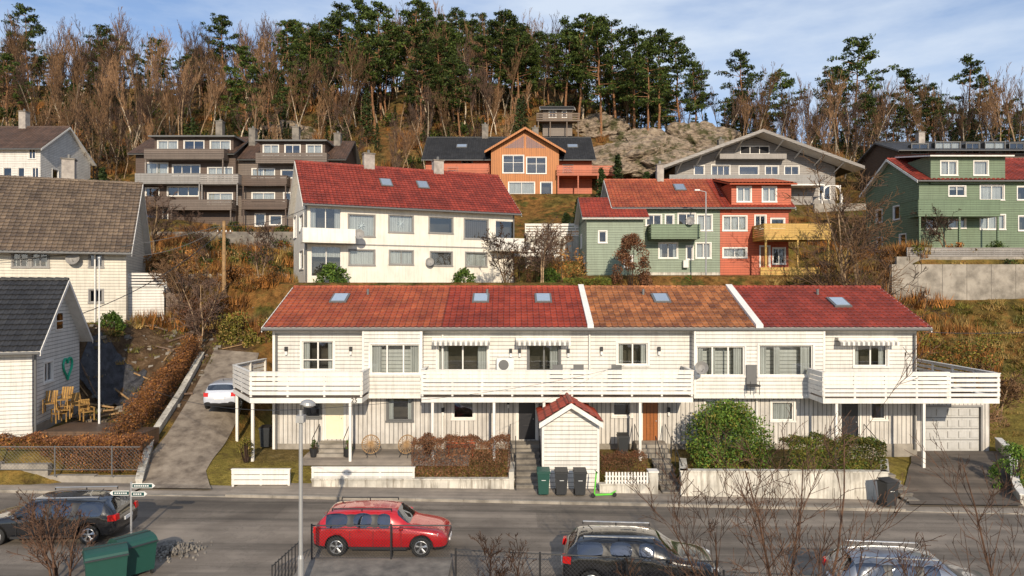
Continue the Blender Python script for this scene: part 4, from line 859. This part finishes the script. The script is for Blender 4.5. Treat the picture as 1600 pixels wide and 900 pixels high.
def container(loc,rot,s=1):
    g=G('waste_container',loc,rot); m=g.p('body'); v=[(-.6*s,-.4,.15),(.6*s,-.4,.15),(.6*s,.4,.15),(-.6*s,.4,.15)];u=[(-.66*s,-.48,1.0),(.66*s,-.48,1.0),(.66*s,.48,1.0),(-.66*s,.48,1.0)]
    for i in range(4): j=(i+1)%4; m.poly([v[i],v[j],u[j],u[i]],'gbin')
    m.box(-.7*s,.7*s,-.52,.52,.98,1.04,'gbin')
    l_=g.p('lid'); k=8
    for i in range(k):
        a=math.pi*i/k;b=math.pi*(i+1)/k; f=lambda t:(-.5*math.cos(t),1.05+.16*math.sin(t)); l_.poly([(-.68*s,*f(a)),(.68*s,*f(a)),(.68*s,*f(b)),(-.68*s,*f(b))],'gbin')
    for x in (-.68*s,.68*s): l_.poly([(x,*((-.5*math.cos(math.pi*i/k),1.05+.16*math.sin(math.pi*i/k)))) for i in range(k+1)],'gbin')
    l_.beam((-.68*s,-.53,1.03),(.68*s,-.53,1.03),.025,'kbin',6); l_.box(-.68*s,.68*s,-.01,.01,1.2,1.23,'kbin')
    for x in (-.5*s,.5*s):
        for y in (-.35,.35): g.p('wheels').lathe((x,y,.08),(1,0,0),[(0,0),(.08,0),(.08,.04),(0,.04)],'rubber',10)
    g.done()
container((S(208,20.9),20.9,.12),.9,.75); container((S(165,20.0),20.0,.12),.6,.8)
m=Mesh(); 
for i in range(700):
    a=R.uniform(0,6.28); r=abs(R.gauss(0,.4)); x=S(262,22.5)+r*math.cos(a)*1.3; y=22.6+r*math.sin(a); z=zroad(x)+max(0,.35-r*.4)*R.uniform(.5,1); s=R.uniform(.02,.07)
    m.obx((x,y,z-.03),(s,s*.3,0),(-s*.3,s,.02),(0,s*.2,s),'concd')
single('gravel_pile',m)
g=G('iron_gate',(S(425,20.6),20.6,0)); 
for i in range(9): g.p('bars').beam((i*.1,0,-.1),(i*.1,0,.55+.09*i),.015,'black',4)
g.p('bars').beam((0,0,.5),(.8,0,1.22),.02,'black'); g.done()
for px in (490,543): g=G('planter',(S(px,32.4),32.4,.9)); g.p('pot').lathe((0,0,0),(0,0,1),[(.0,0),(.14,0),(.2,.4),(.17,.4),(.15,.35),(0,.35)],'black',14); g.done()
# ---------------------------------------------------------------- cars
def car(name,loc,rot,L=4.5,W=1.8,H=1.5,mat='cred',suv=0,roofrail=False):
    hw=W/2; b0=.92+suv*.14; lo_=.2+suv*.06
    st=[(0,.42,.62,.66,.80,.66),(.012,.3,.9,.95,.9,.74),(.035,lo_+.02,b0+.02,b0+.16,.955,.76),(.10,lo_,b0+.03,H-.10,.985,.74),(.125,lo_,b0+.03,H-.05,.99,.745),(.27,lo_,b0+.02,H,1,.76),(.295,lo_,b0+.02,H+.005,1,.76),(.45,lo_,b0,H+.01,1,.77),(.475,lo_,b0,H+.01,1,.77),(.585,lo_,b0-.01,H-.03,1,.75),(.615,lo_,b0-.01,H-.06,1,.74),(.715,lo_,b0-.02,b0+.12,.99,.8),(.75,lo_,b0-.03,b0+.035,.985,.84),(.86,lo_,b0-.08,b0-.02,.97,.82),(.95,lo_,b0-.17,b0-.1,.92,.76),(.985,lo_+.04,.66,.70,.84,.68),(1.0,.36,.5,.56,.74,.6)]
    m=Mesh(); rings=[]
    for t,lw,be,tp,wf,rw in st:
        x=-L/2+L*t; w=hw*wf; r=hw*rw; cab=tp-be>.2; dz=.06 if cab else .02
        half=[(0,lw),(w*.85,lw),(w*.97,lw+.1),(w,(lw+be)*.5+.05),(w*.97,be),(r,tp-dz),(r*.6,tp-.005),(0,tp)]
        pts=[(x,-y,z) for y,z in half]+[(x,y,z) for y,z in half[-2:0:-1]]
        rings.append(len(m.v)); m.v.extend(pts)
    N=14; kb=m.mi(mat);kg=m.mi('cglass');kk=m.mi('black')
    def seg(j):
        j=j%14; return j if j<7 else 13-j
    for i in range(len(st)-1):
        for j in range(N):
            j2=(j+1)%N; k=kb; sg=seg(j)
            if sg==4 and i in (3,4,6,8): k=kg
            if sg==4 and i in (5,7): k=kk
            if sg in (5,6) and i in (10,): k=kg
            if sg in (5,6) and i in (2,): k=kg
            if sg in (0,1): k=kk
            m.f.append((rings[i]+j,rings[i]+j2,rings[i+1]+j2,rings[i+1]+j)); m.m.append(k); m.uv.append(None)
    m.f.append(tuple(rings[0]+j for j in range(N))); m.m.append(kb); m.uv.append(None)
    m.f.append(tuple(rings[-1]+j for j in range(N-1,-1,-1))); m.m.append(kb); m.uv.append(None)
    me=m.make('body',uv=False,smooth=True); o=link(bpy.data.objects.new('body_tmp',me)); bm=bmesh.new(); bm.from_mesh(me); bmesh.ops.recalc_face_normals(bm,faces=bm.faces)
    cl=bm.edges.layers.float.new('crease_edge')
    for e in bm.edges:
        mats={f.material_index for f in e.link_faces}
        if kg in mats and len(mats)>1: e[cl]=.7
    bm.to_mesh(me); bm.free()
    sub=o.modifiers.new('s','SUBSURF'); sub.levels=2; sub.render_levels=2
    wr=.325+suv*.035; wx=(-L/2+L*.185,-L/2+L*.805)
    c=Mesh(); c.mi(mat); c.mi('cglass'); c.mi('black')
    for x in wx:
        for s in (-1,1): 
            y=s*hw*.62; c.lathe((x,y,wr+.01),(0,s,0),[(0.0001,0),(wr+.07,0),(wr+.07,.6),(0.0001,.6)],'black',28)
    cm=c.make('cut',uv=False); bm=bmesh.new(); bm.from_mesh(cm); bmesh.ops.remove_doubles(bm,verts=bm.verts,dist=.001); bmesh.ops.recalc_face_normals(bm,faces=bm.faces); bm.to_mesh(cm); bm.free()
    co=link(bpy.data.objects.new('cut',cm)); bo=o.modifiers.new('b','BOOLEAN'); bo.object=co; bo.operation='DIFFERENCE'; bo.solver='EXACT'
    dg=bpy.context.evaluated_depsgraph_get(); me2=bpy.data.meshes.new_from_object(o.evaluated_get(dg)); me2.name='body'
    bpy.data.objects.remove(o); bpy.data.objects.remove(co)
    g=G(name,loc,rot); body=bpy.data.objects.new('body',me2); g.extra.append(body)
    for x in wx:
        for s in (-1,1):
            y=s*(hw-.2); w=g.p('wheels'); w.lathe((x,y,wr),(0,s,0),[(.0,0),(wr-.03,0),(wr,.03),(wr,.16),(wr-.03,.19),(wr-.1,.19),(wr-.11,.16)],'rubber',28)
            w.lathe((x,y,wr),(0,s,0),[(wr-.105,.185),(wr-.12,.19),(wr-.13,.15)],'rim',28); w.lathe((x,y,wr),(0,s,0),[(wr-.12,.11),(0,.11)],'black',20); w.lathe((x,y,wr),(0,s,0),[(.06,.1),(.06,.17),(0,.18)],'rim',12)
            for k in range(5):
                a=2*math.pi*k/5+.3; 
                for da in (-.13,.13): w.beam((x+.04*math.cos(a),y+s*.16,wr+.04*math.sin(a)),(x+(wr-.115)*math.cos(a+da),y+s*.17,wr+(wr-.115)*math.sin(a+da)),.022,'rim',4)
    d=g.p('details')
    for t in (.36,.56):
        for s in (-1,1): g.p('seats').box(-L/2+L*t-.28,-L/2+L*t-.14,s*.38-.24,s*.38+.24,.5,H-.42,'black'); g.p('seats').box(-L/2+L*t-.26,-L/2+L*t-.16,s*.38-.12,s*.38+.12,H-.42,H-.24,'black')
    for s in (-1,1):
        g.p('mirrors').lathe((-L/2+L*.665,s*(hw+.08),b0+.08),(1,0,0),[(0,-.07),(.07,-.06),(.09,0),(.06,.07),(0,.08)],mat,12); g.p('mirrors').beam((-L/2+L*.665,s*(hw-.06),b0+.02),(-L/2+L*.665,s*(hw+.06),b0+.06),.02,'black')
        g.p('tail_lights').obx((-L/2+.03,s*hw*.88-.0,b0-.16),(.24,s*hw*.09,0),(-.02,-s*.22,0),(.02,0,.2),'tail')
        g.p('head_lights').obx((L/2-.34,s*hw*.91,b0-.28),(.24,-s*hw*.22,-.06),(-.04,-s*.12,0),(-.02,0,.13),'head')
        for t in (.36,.53): d.box(-L/2+L*t-.1,-L/2+L*t+.08,s*(hw+.002)-.012,s*(hw+.002)+.012,b0-.1,b0-.07,mat)
        for t in (.285,.455,.66): d.box(-L/2+L*t-.006,-L/2+L*t+.006,s*(hw-.004)-.006,s*(hw-.004)+.006,lo_+.12,b0-.06,'black')
        d.box(-L/2+L*.29,-L/2+L*.7,s*(hw-.01)-.02,s*(hw-.01)+.02,lo_+.06,lo_+.14,'black')
        if roofrail:
            g.p('roof_rails').beam((-L*.36,s*hw*.70,H+.03),(L*.08,s*hw*.70,H+.035),.022,'rim' if mat!='cred' else 'black',6,cap=True)
            for x in (-L*.36,-L*.14,L*.08): g.p('roof_rails').beam((x,s*hw*.70,H-.05),(x,s*hw*.70,H+.03),.02,'black')
    d.box(-L/2-.02,-L/2+.03,-.26,.26,.62,.73,'plate'); d.box(L/2-.04,L/2+.02,-.26,.26,.36,.47,'plate'); d.box(L/2-.14,L/2-.0,-.4,.4,.5,.6,'black'); d.beam((-L*.3,0,H),(-L*.33,0,H+.14),.012,'black')
    g.done()
car('red_station_wagon',(S(601,23.3),23.3,zroad(-4)),math.radians(-1),4.5,1.78,1.48,'cred',roofrail=True)
car('black_suv',(S(990,20.9)+.15,20.8,zroad(4)-.08),math.radians(-5),4.7,1.88,1.62,'cblack',1,True)
car('silver_car',(S(1408,19.9)+.2,19.6,zroad(11)-.05),math.radians(-7),4.6,1.82,1.5,'csilver',0,True)
car('black_station_wagon',(S(88,24)+.0,24.0,zroad(-16)-.02),math.radians(184),4.9,1.84,1.5,'cblack',0,True)
car('white_car',(-15.5,37.6,zt(-15.5,37.6)+.06),math.radians(98),4.4,1.78,1.45,'cwhite')
car('black_car',(S(245,80),78.5,zt(S(232,80),78.5)+.1),math.radians(10),4.3,1.75,1.4,'cblack')
# ---------------------------------------------------------------- vegetation
def rv(r): return Vector((r.gauss(0,1),r.gauss(0,1),r.gauss(0,1))).normalized()
def leaf(m,p,s,mat,r):
    a=rv(r); b=rv(r); a=a*s; b=b*s*.6
    m.poly([p-a*.5,p+b*.5,p+a*.5,p-b*.5],mat)
def branch(m,p,d,L,r,lev,maxl,rr,mats,spread=.6,up=.25,nch=(8,5,4),segs=(6,3,2,2),rmin=.008,t0=.3):
    n=segs[min(lev,3)]; pts=[p]; dd=d.copy()
    for i in range(n):
        dd=(dd+rv(rr)*.14*(1+lev*.4)+Vector((0,0,up*.2 if lev else 0))).normalized(); pts.append(pts[-1]+dd*L/n)
    for i in range(n):
        ra=max(r*(1-.75*i/n),rmin); rb=max(r*(1-.75*(i+1)/n),rmin); m.beam(pts[i],pts[i+1],ra,mats[0] if lev==0 else mats[1],5 if lev==0 else 3,rb)
    if lev<maxl:
        for k in range(nch[min(lev,len(nch)-1)]):
            t=rr.uniform(t0 if lev==0 else .15,1.0); i=min(int(t*n),n-1); q=pts[i].lerp(pts[i+1],t*n-i)
            ax=(pts[i+1]-pts[i]).normalized(); s=rv(rr); s=(s-ax*s.dot(ax)).normalized(); nd=(ax*(1-spread*.5)+s*spread+Vector((0,0,up))).normalized()
            branch(m,q,nd,L*rr.uniform(.32,.5)*(1.15-t*.4),max(r*(1-.75*t)*.5,rmin),lev+1,maxl,rr,mats,spread,up,nch,segs,rmin)
def bare(seed,h,mats=('bark','twig'),rmin=.02,nch=(14,5,3),spread=.65,up=.3,r=None,stems=1,maxl=3,t0=.3):
    rr=random.Random(seed); m=Mesh()
    for s in range(stems):
        d=Vector((rr.uniform(-.08,.08),rr.uniform(-.08,.08),1)) if stems==1 else Vector((rr.uniform(-.35,.35),rr.uniform(-.35,.35),1))
        branch(m,Vector((rr.uniform(-.2,.2)*(stems>1),rr.uniform(-.2,.2)*(stems>1),-.3)),d.normalized(),h*rr.uniform(.85,1),r or h*.012,0,maxl,rr,mats,spread,up,nch,rmin=rmin,t0=t0)
    return m
def pine(seed,h,low=.4,nb=30):
    rr=random.Random(seed); m=Mesh(); p=Vector((0,0,-.4)); pts=[p]; n=9
    for i in range(n): p=p+Vector((rr.uniform(-.2,.2),rr.uniform(-.2,.2),(h)/n)); pts.append(p)
    for i in range(n): m.beam(pts[i],pts[i+1],.2*(1-.85*i/n),'barkp',6,.2*(1-.85*(i+1)/n))
    for k in range(nb):
        t=low+(1-low)*((k+rr.random())/nb); i=min(int(t*n),n-1); q=pts[i].lerp(pts[i+1],t*n-i)
        a=rr.uniform(0,6.28); tt=(t-low)/(1-low); L=(.6+ 2.6*math.sin(math.pi*min(1,.3+tt*.66)))*rr.uniform(.6,1.2)*h/15
        e=q+Vector((math.cos(a)*L,math.sin(a)*L,L*rr.uniform(.05,.4))); m.beam(q,e,.05,'barkp',3,.02)
        for c in range(3):
            cc=q.lerp(e,(.55,.8,1.0)[c])+rv(rr)*.3; rad=rr.uniform(.45,.95)*h/15
            for _ in range(50):
                o=rv(rr); o=Vector((o.x,o.y,o.z*.42))*rad*rr.random()**.4; leaf(m,cc+o,rr.uniform(.22,.44)*h/15,'needle',rr)
    return m
def spruce(seed,h):
    rr=random.Random(seed); m=Mesh(); m.beam((0,0,-.4),(0,0,h),.16,'barkp',6,.02)
    for k in range(80):
        t=.08+.92*(k/80); L=(1-t)*h*.24*rr.uniform(.6,1.2)+.15; a=rr.uniform(0,6.28); q=Vector((0,0,h*t)); e=q+Vector((math.cos(a)*L,math.sin(a)*L,-L*.3))
        m.beam(q,e,.03,'barkp',3,.01)
        for _ in range(26): s=rr.random()**.7; leaf(m,q.lerp(e,s)+rv(rr)*.2,rr.uniform(.2,.42),'needle2',rr)
    return m
def blob(seed,mat,n=500,s=.18,rad=(.9,.9,.7),lobes=6):
    rr=random.Random(seed); m=Mesh(); L=[(Vector((rr.uniform(-.6,.6)*rad[0],rr.uniform(-.6,.6)*rad[1],rad[2]*rr.uniform(.4,1.1))),rr.uniform(.35,.6)) for _ in range(lobes)]
    for i in range(14): e=rv(rr); e=Vector((e.x*rad[0],e.y*rad[1],abs(e.z)*rad[2]*1.5+.2)); m.beam((0,0,-.2),e,.025,'twigd',3,.008)
    for i in range(n):
        c,r=rr.choice(L); o=rv(rr)*r*rr.random()**.35; leaf(m,c+Vector((o.x*rad[0],o.y*rad[1],o.z*rad[2])),s*rr.uniform(.6,1.3),mat,rr)
    return m
def tuft(seed,mat,n=60,h=1.0):
    rr=random.Random(seed); m=Mesh()
    for i in range(n):
        p=Vector((rr.uniform(-.6,.6),rr.uniform(-.6,.6),-.05)); e=p+Vector((rr.uniform(-.4,.4),rr.uniform(-.4,.4),h*rr.uniform(.4,1))); w=Vector((.035,rr.uniform(-.03,.03),0)); m.poly([p-w,p+w,e],mat)
    return m
def scatter(name,child,mesh,places):
    v=[];f=[]
    for (x,y,z,s,a) in places:
        i=len(v)
        for k in range(4): q=a+math.pi/2*k; v.append((x+s*.7071*math.cos(q),y+s*.7071*math.sin(q),z))
        f.append((i,i+1,i+2,i+3))
    if not f: return
    me=bpy.data.meshes.new(name); me.from_pydata(v,[],f); o=link(bpy.data.objects.new(name,me)); o.instance_type='FACES'; o.use_instance_faces_scale=True; o.show_instancer_for_render=False; o.show_instancer_for_viewport=False
    c=link(bpy.data.objects.new(child,mesh.make(child,False))); c.parent=o
rs=random.Random(5)
HB=[(-45,-19,76,92),(-12,14,82,98),(15,43,78,94),(47,85,80,96),(-75,-49,70,88),(3,12,100,108)]
def clear(x,y,mrg=0):
    for (x0,x1,y0,y1) in HB:
        if x0-mrg<x<x1+mrg and y0-mrg<y<y1+mrg: return False
    return True
def places(n,y0,y1,s0,s1,cond=None,w=.84):
    out=[]; k=0
    while len(out)<n and k<n*20:
        k+=1; y=rs.uniform(y0,y1); x=rs.uniform(-w,w)*y
        if y<110 and not clear(x,y,1): continue
        if cond and not cond(x,y): continue
        out.append((x,y,zt(x,y)-.15,rs.uniform(s0,s1),rs.uniform(0,6.28)))
    return out
rocky=lambda x,y: not (12<x<34 and 96<y<113)
for k in range(6):
    mm=bare(100+k,12,('birch' if k%2 else 'bark',('twig','twigd')[k%3==0]),rmin=.018,spread=.42,up=.55,nch=(17,5,3),t0=.35)
    scatter('distant_bare_forest','bare_tree',mm,places(80,98,142,.55,1.1,lambda x,y:rocky(x,y) and rs.random()<(1 if x<0 else .65))+places(9,88,98,.5,.8,rocky))
for k in range(3):
    scatter('distant_pine_forest','pine',pine(200+k,13),places(30,108,145,.7,1.15,lambda x,y:x/y>-.35 and x/y<.28 and rocky(x,y)))
    scatter('distant_pine_forest','pine',pine(230+k,12),places(24,104,150,.5,1.0,rocky))
for k in range(2): scatter('distant_spruce_forest','spruce',spruce(300+k,9),places(70,97,145,.3,1.0,rocky)+places(12,96,104,.3,.5,rocky))
hm=[pine(400+k,15,.3+.06*k,34).make('pine_tree',False) for k in range(4)]
for i,(px,top,d) in enumerate(((525,5,112),(560,-5,116),(597,2,112),(640,0,114),(672,25,118),(700,40,112),(742,30,116),(775,15,108),(800,30,112),(826,60,110),(858,52,116),(905,18,108),(938,22,106),(962,30,110),(992,45,108),(1030,40,112),(1062,55,114),(1160,80,116),(1335,60,120),(1310,100,118),(1420,105,120),(45,10,124),(160,40,126),(350,20,122),(385,70,104),(420,100,100),(240,60,126),(1230,110,112),(1515,88,124),(10,85,100),(655,70,103),(720,90,102),(885,30,112),(915,40,115),(1010,60,104),(585,40,106))):
    x=S(px,d); z=zt(x,d)-.3; h=max(Z(top,d)-z,6); o=link(bpy.data.objects.new('pine_tree',hm[i%4])); s=h/15; o.location=(x,d,z); o.scale=(max(s,.8)*.95,max(s,.8)*.95,s); o.rotation_euler=(0,0,i*1.7)
for k,(mt,n,h) in enumerate((('brack',110,.8),('dry',90,.7),('leaf2',90,.8),('needle',130,1.1),('needle2',90,1.2))):
    scatter('hillside_scrub','shrub',blob(500+k,mt,260,.3,(1.1,1.1,h),5),places(n,92,135,.6,1.7,rocky)+places(int(n*.3),54,80,.4,.9,lambda x,y: (-32<x<-19) or (x>27 and y<56) ))
for k in range(3): scatter('bracken_slope','bracken',tuft(540+k,('brack','dry','brack')[k],90,1.2),places(280,46,76,.5,1.2,lambda x,y:-34<x<-17.5 or (28<x<34))+places(180,90,120,.6,1.5))
for k in range(2): scatter('dry_grass_bank','grass_tuft',tuft(560+k,('dry','leaf2')[k],70,.5),places(300,43,53,.5,1.1,lambda x,y:x>19.5)+places(120,36,50,.4,.9,lambda x,y:-30<x<-18.5)+places(90,31,36,.25,.45,lambda x,y:-14<x<-9)+places(120,56,80,.5,.9))
scatter('dry_grass_bank','grass_tuft',tuft(566,'dry',70,.5),places(260,36,50,.4,.8,lambda x,y:x>25.5))
for i,(px,py,d,h) in enumerate(((545,200,96,4),(940,240,80,5),(965,235,82,6),(1010,245,80,4),(560,250,92,5),(145,290,72,4),(905,300,74,3.5),(885,315,72,2.5),(690,325,72,3),(160,300,74,5),(185,300,76,4))):
    x=S(px,d); o=link(bpy.data.objects.new('spruce_tree',spruce(600+i,h).make('spruce_tree',False))); o.location=(x,d,zt(x,d)-.2)
for i,(px,d,h,st) in enumerate(((1350,48,12.5,3),(1320,50,9.5,2),(310,44,5,3),(295,47,5,3),(405,50,4.5,2),(240,62,6,2),(205,66,6.5,1),(1480,58,4.5,2),(1400,46,9,2),(1560,40,3.5,3),(790,52,4.0,3),(845,52,4.5,3),(870,54,4.2,3),(1590,72,9,1),(180,90,10,1),(1290,94,10,1),(560,96,9,1),(1255,98,9,1),(1520,38,3.2,3),(330,60,5,2),(1440,66,6,1),(120,84,11,1),(150,88,11,2),(440,96,8,1),(265,52,5,2),(1345,92,11,1),(1375,94,11,2))):
    x=S(px,d); single('bare_tree',bare(700+i,h,('bark','twigd' if i%3 else 'twig'),rmin=.016,nch=(11,6,5),r=.13 if h>5 else .06,stems=st,spread=.75,up=.15,t0=.2),(x,d,zt(x,d)),uv=False)
for i,(px,d,h,st) in enumerate(((1255,13.5,6.6,3),(1130,15.5,4.9,2),(1420,14,4.3,1),(1590,14.5,5.6,1),(95,20.3,2.7,5),(790,17.5,2.4,3),(1010,16.5,2.3,3))):
    x=S(px,d); single('bare_tree',bare(800+i,h,('fgtwig','fgtwig'),rmin=.0055 if d<17 else .007,nch=(10,5,4),r=.045,stems=st,spread=.6,up=.25,t0=.25),(x,d,zroad(x)-.1),uv=False)
# bushes and hedges
def bush(name,px0,px1,pt,pb,d,dep,mat,n,s,rnd=1,mat2=None,seed=1):
    rr=random.Random(seed); m=Mesh(); x0,x1=S(px0,d),S(px1,d); z1,z0=Z(pt,d),Z(pb,d); c=Vector(((x0+x1)/2,d+dep/2,z0)); hx,hy,hz=(x1-x0)/2,dep/2,z1-z0
    if rnd==0:
        for i in range(int(hx*2/.25)): x=x0+.25*i; m.beam((x,c.y,z0-.3),(x+rr.uniform(-.15,.15),c.y+rr.uniform(-.2,.2),z1-.05),.015,'twigd',3,.006)
        for i in range(n):
            x=rr.uniform(x0,x1); k=rr.random(); top=z1-.14-.22*noise.noise(Vector((x*1.3,seed,0)))*hz; bo=.12*noise.noise(Vector((x*1.8,seed+4,3)))
            if k<.5: p=Vector((x,d+bo+abs(rr.gauss(0,.09)),z0+(top-z0)*rr.random()**.9))
            elif k<.85: p=Vector((x,rr.uniform(d,d+dep),top-abs(rr.gauss(0,.08))+.08*noise.noise(Vector((x*5,seed,9)))))
            else: p=Vector((x,rr.uniform(d,d+dep),rr.uniform(z0,top)))
            if rr.random()<.06: p.z+=rr.random()*.18
            leaf(m,p,s*rr.uniform(.6,1.3),mat if (not mat2 or rr.random()<.7) else mat2,rr)
        single(name,m,uv=False); return
    lob=[]; NL=34
    for i in range(NL):
        a=rr.uniform(0,6.28); e=rr.uniform(0,1.5); 
        if rnd==1: lob.append((c+Vector((math.cos(a)*math.cos(e)*hx*.74,math.sin(a)*math.cos(e)*hy*.74,math.sin(e)*hz*.8)),rr.uniform(.22,.36)*min(hx,hz)))
        else: lob.append((c+Vector((rr.uniform(-.95,.95)*hx,rr.uniform(-.7,.7)*hy,rr.uniform(.1,.85)*hz)),rr.uniform(.2,.42)*min(hz,1.4)))
    for i in range(30): q=rr.choice(lob)[0]; m.beam((c.x+(q.x-c.x)*(.3 if rnd==1 else .95),c.y,z0-.4),q,.03,'twigd',3,.01)
    for i in range(n):
        q,r=lob[i%NL]; o=rv(rr)*r*rr.random()**.3; p=q+o
        if p.z<z0-.1: p.z=z0+rr.random()*.3
        leaf(m,p,s*rr.uniform(.6,1.3),mat if (not mat2 or rr.random()<.75) else mat2,rr)
    single(name,m,uv=False)
bush('rhododendron_bush',1068,1240,636,744,30.2,3.4,'leaf',16000,.13,1,'leaf2',3)
bush('evergreen_hedge',1234,1386,686,742,29.25,1.3,'leaf2',14000,.1,0,'leaf',4)
bush('winter_hedge',642,797,684,750,30.1,1.0,'beech',15000,.075,0,'twig',5)
bush('winter_hedge',940,1012,706,742,29.9,.8,'beech',4000,.075,0,'twig',6)
bush('winter_hedge',-30,222,682,738,30.6,1.1,'beech',18000,.085,0,'brack',7)
bush('shrub',655,680,676,700,31.6,.8,'beech',500,.09,1,'twig',8)
bush('evergreen_bush',483,545,409,448,50.3,2,'leaf',2500,.2,1,None,9)
bush('evergreen_bush',703,745,417,446,51.3,2,'leaf',1500,.2,1,None,10); bush('evergreen_bush',838,882,418,446,52,2,'leaf',1500,.18,1,'needle',11)
bush('evergreen_bush',137,184,486,524,42,1.6,'leaf',1800,.16,1,None,12); bush('evergreen_bush',1540,1590,376,402,56.5,1.6,'needle',1200,.16,1,'leaf',13); bush('evergreen_bush',1060,1100,430,446,52,1.5,'leaf',900,.16,1,None,14)
bush('copper_beech_hedge',958,1024,352,446,50.5,2.2,'beech',7500,.15,1,'twig',15)
bush('ornamental_grass',335,440,488,548,44.5,2,'leaf2',3500,.2,2,'dry',16); bush('bramble_thicket',300,425,405,500,48,3,'brack',6500,.18,2,'twig',17); bush('bramble_thicket',220,300,385,440,54,3,'brack',2500,.2,2,'dry',18)
bush('bramble_thicket',1450,1610,515,590,38,4,'leaf2',4500,.15,2,'brack',19); bush('evergreen_bush',1575,1640,690,770,29.3,2,'leaf',2600,.11,1,None,20); bush('bramble_thicket',855,915,385,440,53,2,'brack',1400,.16,2,'dry',21)
bush('bramble_thicket',780,850,375,442,54,2,'beech',1800,.15,2,'twig',24); bush('winter_hedge',880,955,432,446,51,1.2,'leaf2',2200,.12,0,'leaf',25)
bush('winter_hedge',365,392,684,712,31.3,.8,'leaf2',600,.1,1,'dry',22); bush('bramble_thicket',270,330,455,520,45,3,'beech',2600,.16,2,'twig',23)
for k,(px,d) in enumerate(((490,32.4),(543,32.4))): bush('boxwood_ball',px-7,px+7,686,704,d-.2,.4,'leaf',300,.06,1,None,30+k)
m=Mesh(); rr=random.Random(77)
for i in range(22000):
    t=rr.random(); y=30.4+t*12.5; x=-18.15-(y-30.5)*.15+max(-.7,min(.55,rr.gauss(0,.38))); top=1.5+.25*noise.noise(Vector((0,y*1.1,2))); z=zt(x,y)+top*rr.random()**.6; leaf(m,Vector((x,y,z)),.1*rr.uniform(.6,1.3),'brack' if rr.random()<.5 else 'beech',rr)
single('driveway_hedge',m,uv=False)
# rocks: broad, tilted slabs bedded into the slope
def rock(px,py,d,sx,sy,sz,seed):
    bm=bmesh.new(); bmesh.ops.create_icosphere(bm,subdivisions=5,radius=1)
    for v in bm.verts:
        n=v.co.normalized(); q=n*1.5+Vector((seed,0,0))
        cell=noise.voronoi(n*2.2+Vector((seed,1,0)))[0]; k=1+.35*noise.noise(q)+.3*(cell[1]-cell[0])*.8-.12+.07*noise.noise(n*9+Vector((seed,3,0)))+.04*noise.noise(n*22)
        v.co=Vector((n.x*sx,n.y*sy,n.z*sz))*k
    me=bpy.data.meshes.new('rock_outcrop'); bm.to_mesh(me); bm.free(); me.materials.append(M['stone']); o=link(bpy.data.objects.new('rock_outcrop',me)); x=S(px,d); o.location=(x,d,zt(x,d)+sz*.08); o.rotation_euler=(math.radians(28),math.radians((seed*37)%24-12),0)
for i,a in enumerate(((985,205,100,8,5,2.6),(1050,215,99,7.5,5,2.2),(1095,150,112,8,6,4.6),(1135,190,104,7,4,2.6),(930,170,109,5,4,2.0),(1020,185,105,7,4,2.8),(380,215,97,7,3,1.3),(700,195,101,4,3,1.2),(1520,190,108,8,5,2.4),(1580,185,108,6,4,2.4),(1250,210,101,5,3,1.4),(300,400,58,1.6,1,.8),(240,395,58,1.2,1,.8),(430,420,57,1.5,1,.8),(450,180,106,5,3,1.6),(1180,225,98,4,3,1.4))): rock(*a,seed=i*3.1)
# ---------------------------------------------------------------- light, sky, camera
w=bpy.data.worlds.new('World'); sc.world=w; w.use_nodes=True; n=w.node_tree.nodes; l=w.node_tree.links; bg=n['Background']
sky=n.new('ShaderNodeTexSky'); sky.sky_type='NISHITA'; sky.sun_disc=False; el=math.radians(24); az=math.radians(172); sky.sun_elevation=el; sky.sun_rotation=az; sky.air_density=1.0; sky.dust_density=.5; sky.ozone_density=2.5
tc=n.new('ShaderNodeTexCoord'); mp=n.new('ShaderNodeMapping'); mp.inputs['Scale'].default_value=(1.0,1.0,3.6); mp.inputs['Rotation'].default_value=(0,.35,0); l.new(tc.outputs['Generated'],mp.inputs[0])
f=nz(n,l,2.6,9,mp.outputs[0],.55); cf=ramp(n,l,f,[(.38,.12),(.64,.9)])
base_=mixc(n,l,1.0,sky.outputs[0],(1.35,1.4,1.55),'MULTIPLY')
c=mixc(n,l,cf,base_,(7.6,8.6,10.0)); l.new(c,bg.inputs[0]); bg.inputs[1].default_value=.095
sun=bpy.data.lights.new('sun','SUN'); sun.energy=4.8; sun.angle=math.radians(.5); sun.color=(1,.86,.66); so=link(bpy.data.objects.new('sun',sun))
so.rotation_euler=Vector((math.sin(az)*math.cos(el),math.cos(az)*math.cos(el),math.sin(el))).to_track_quat('Z','Y').to_euler()
cam=bpy.data.cameras.new('camera'); cam.lens=24; cam.sensor_width=36; cam.clip_end=6000; co=link(bpy.data.objects.new('camera',cam)); co.location=(0,0,CAMZ); co.rotation_euler=(math.radians(90),0,0); sc.camera=co
sc.view_settings.view_transform='Standard'; sc.view_settings.look='None'; sc.view_settings.exposure=0
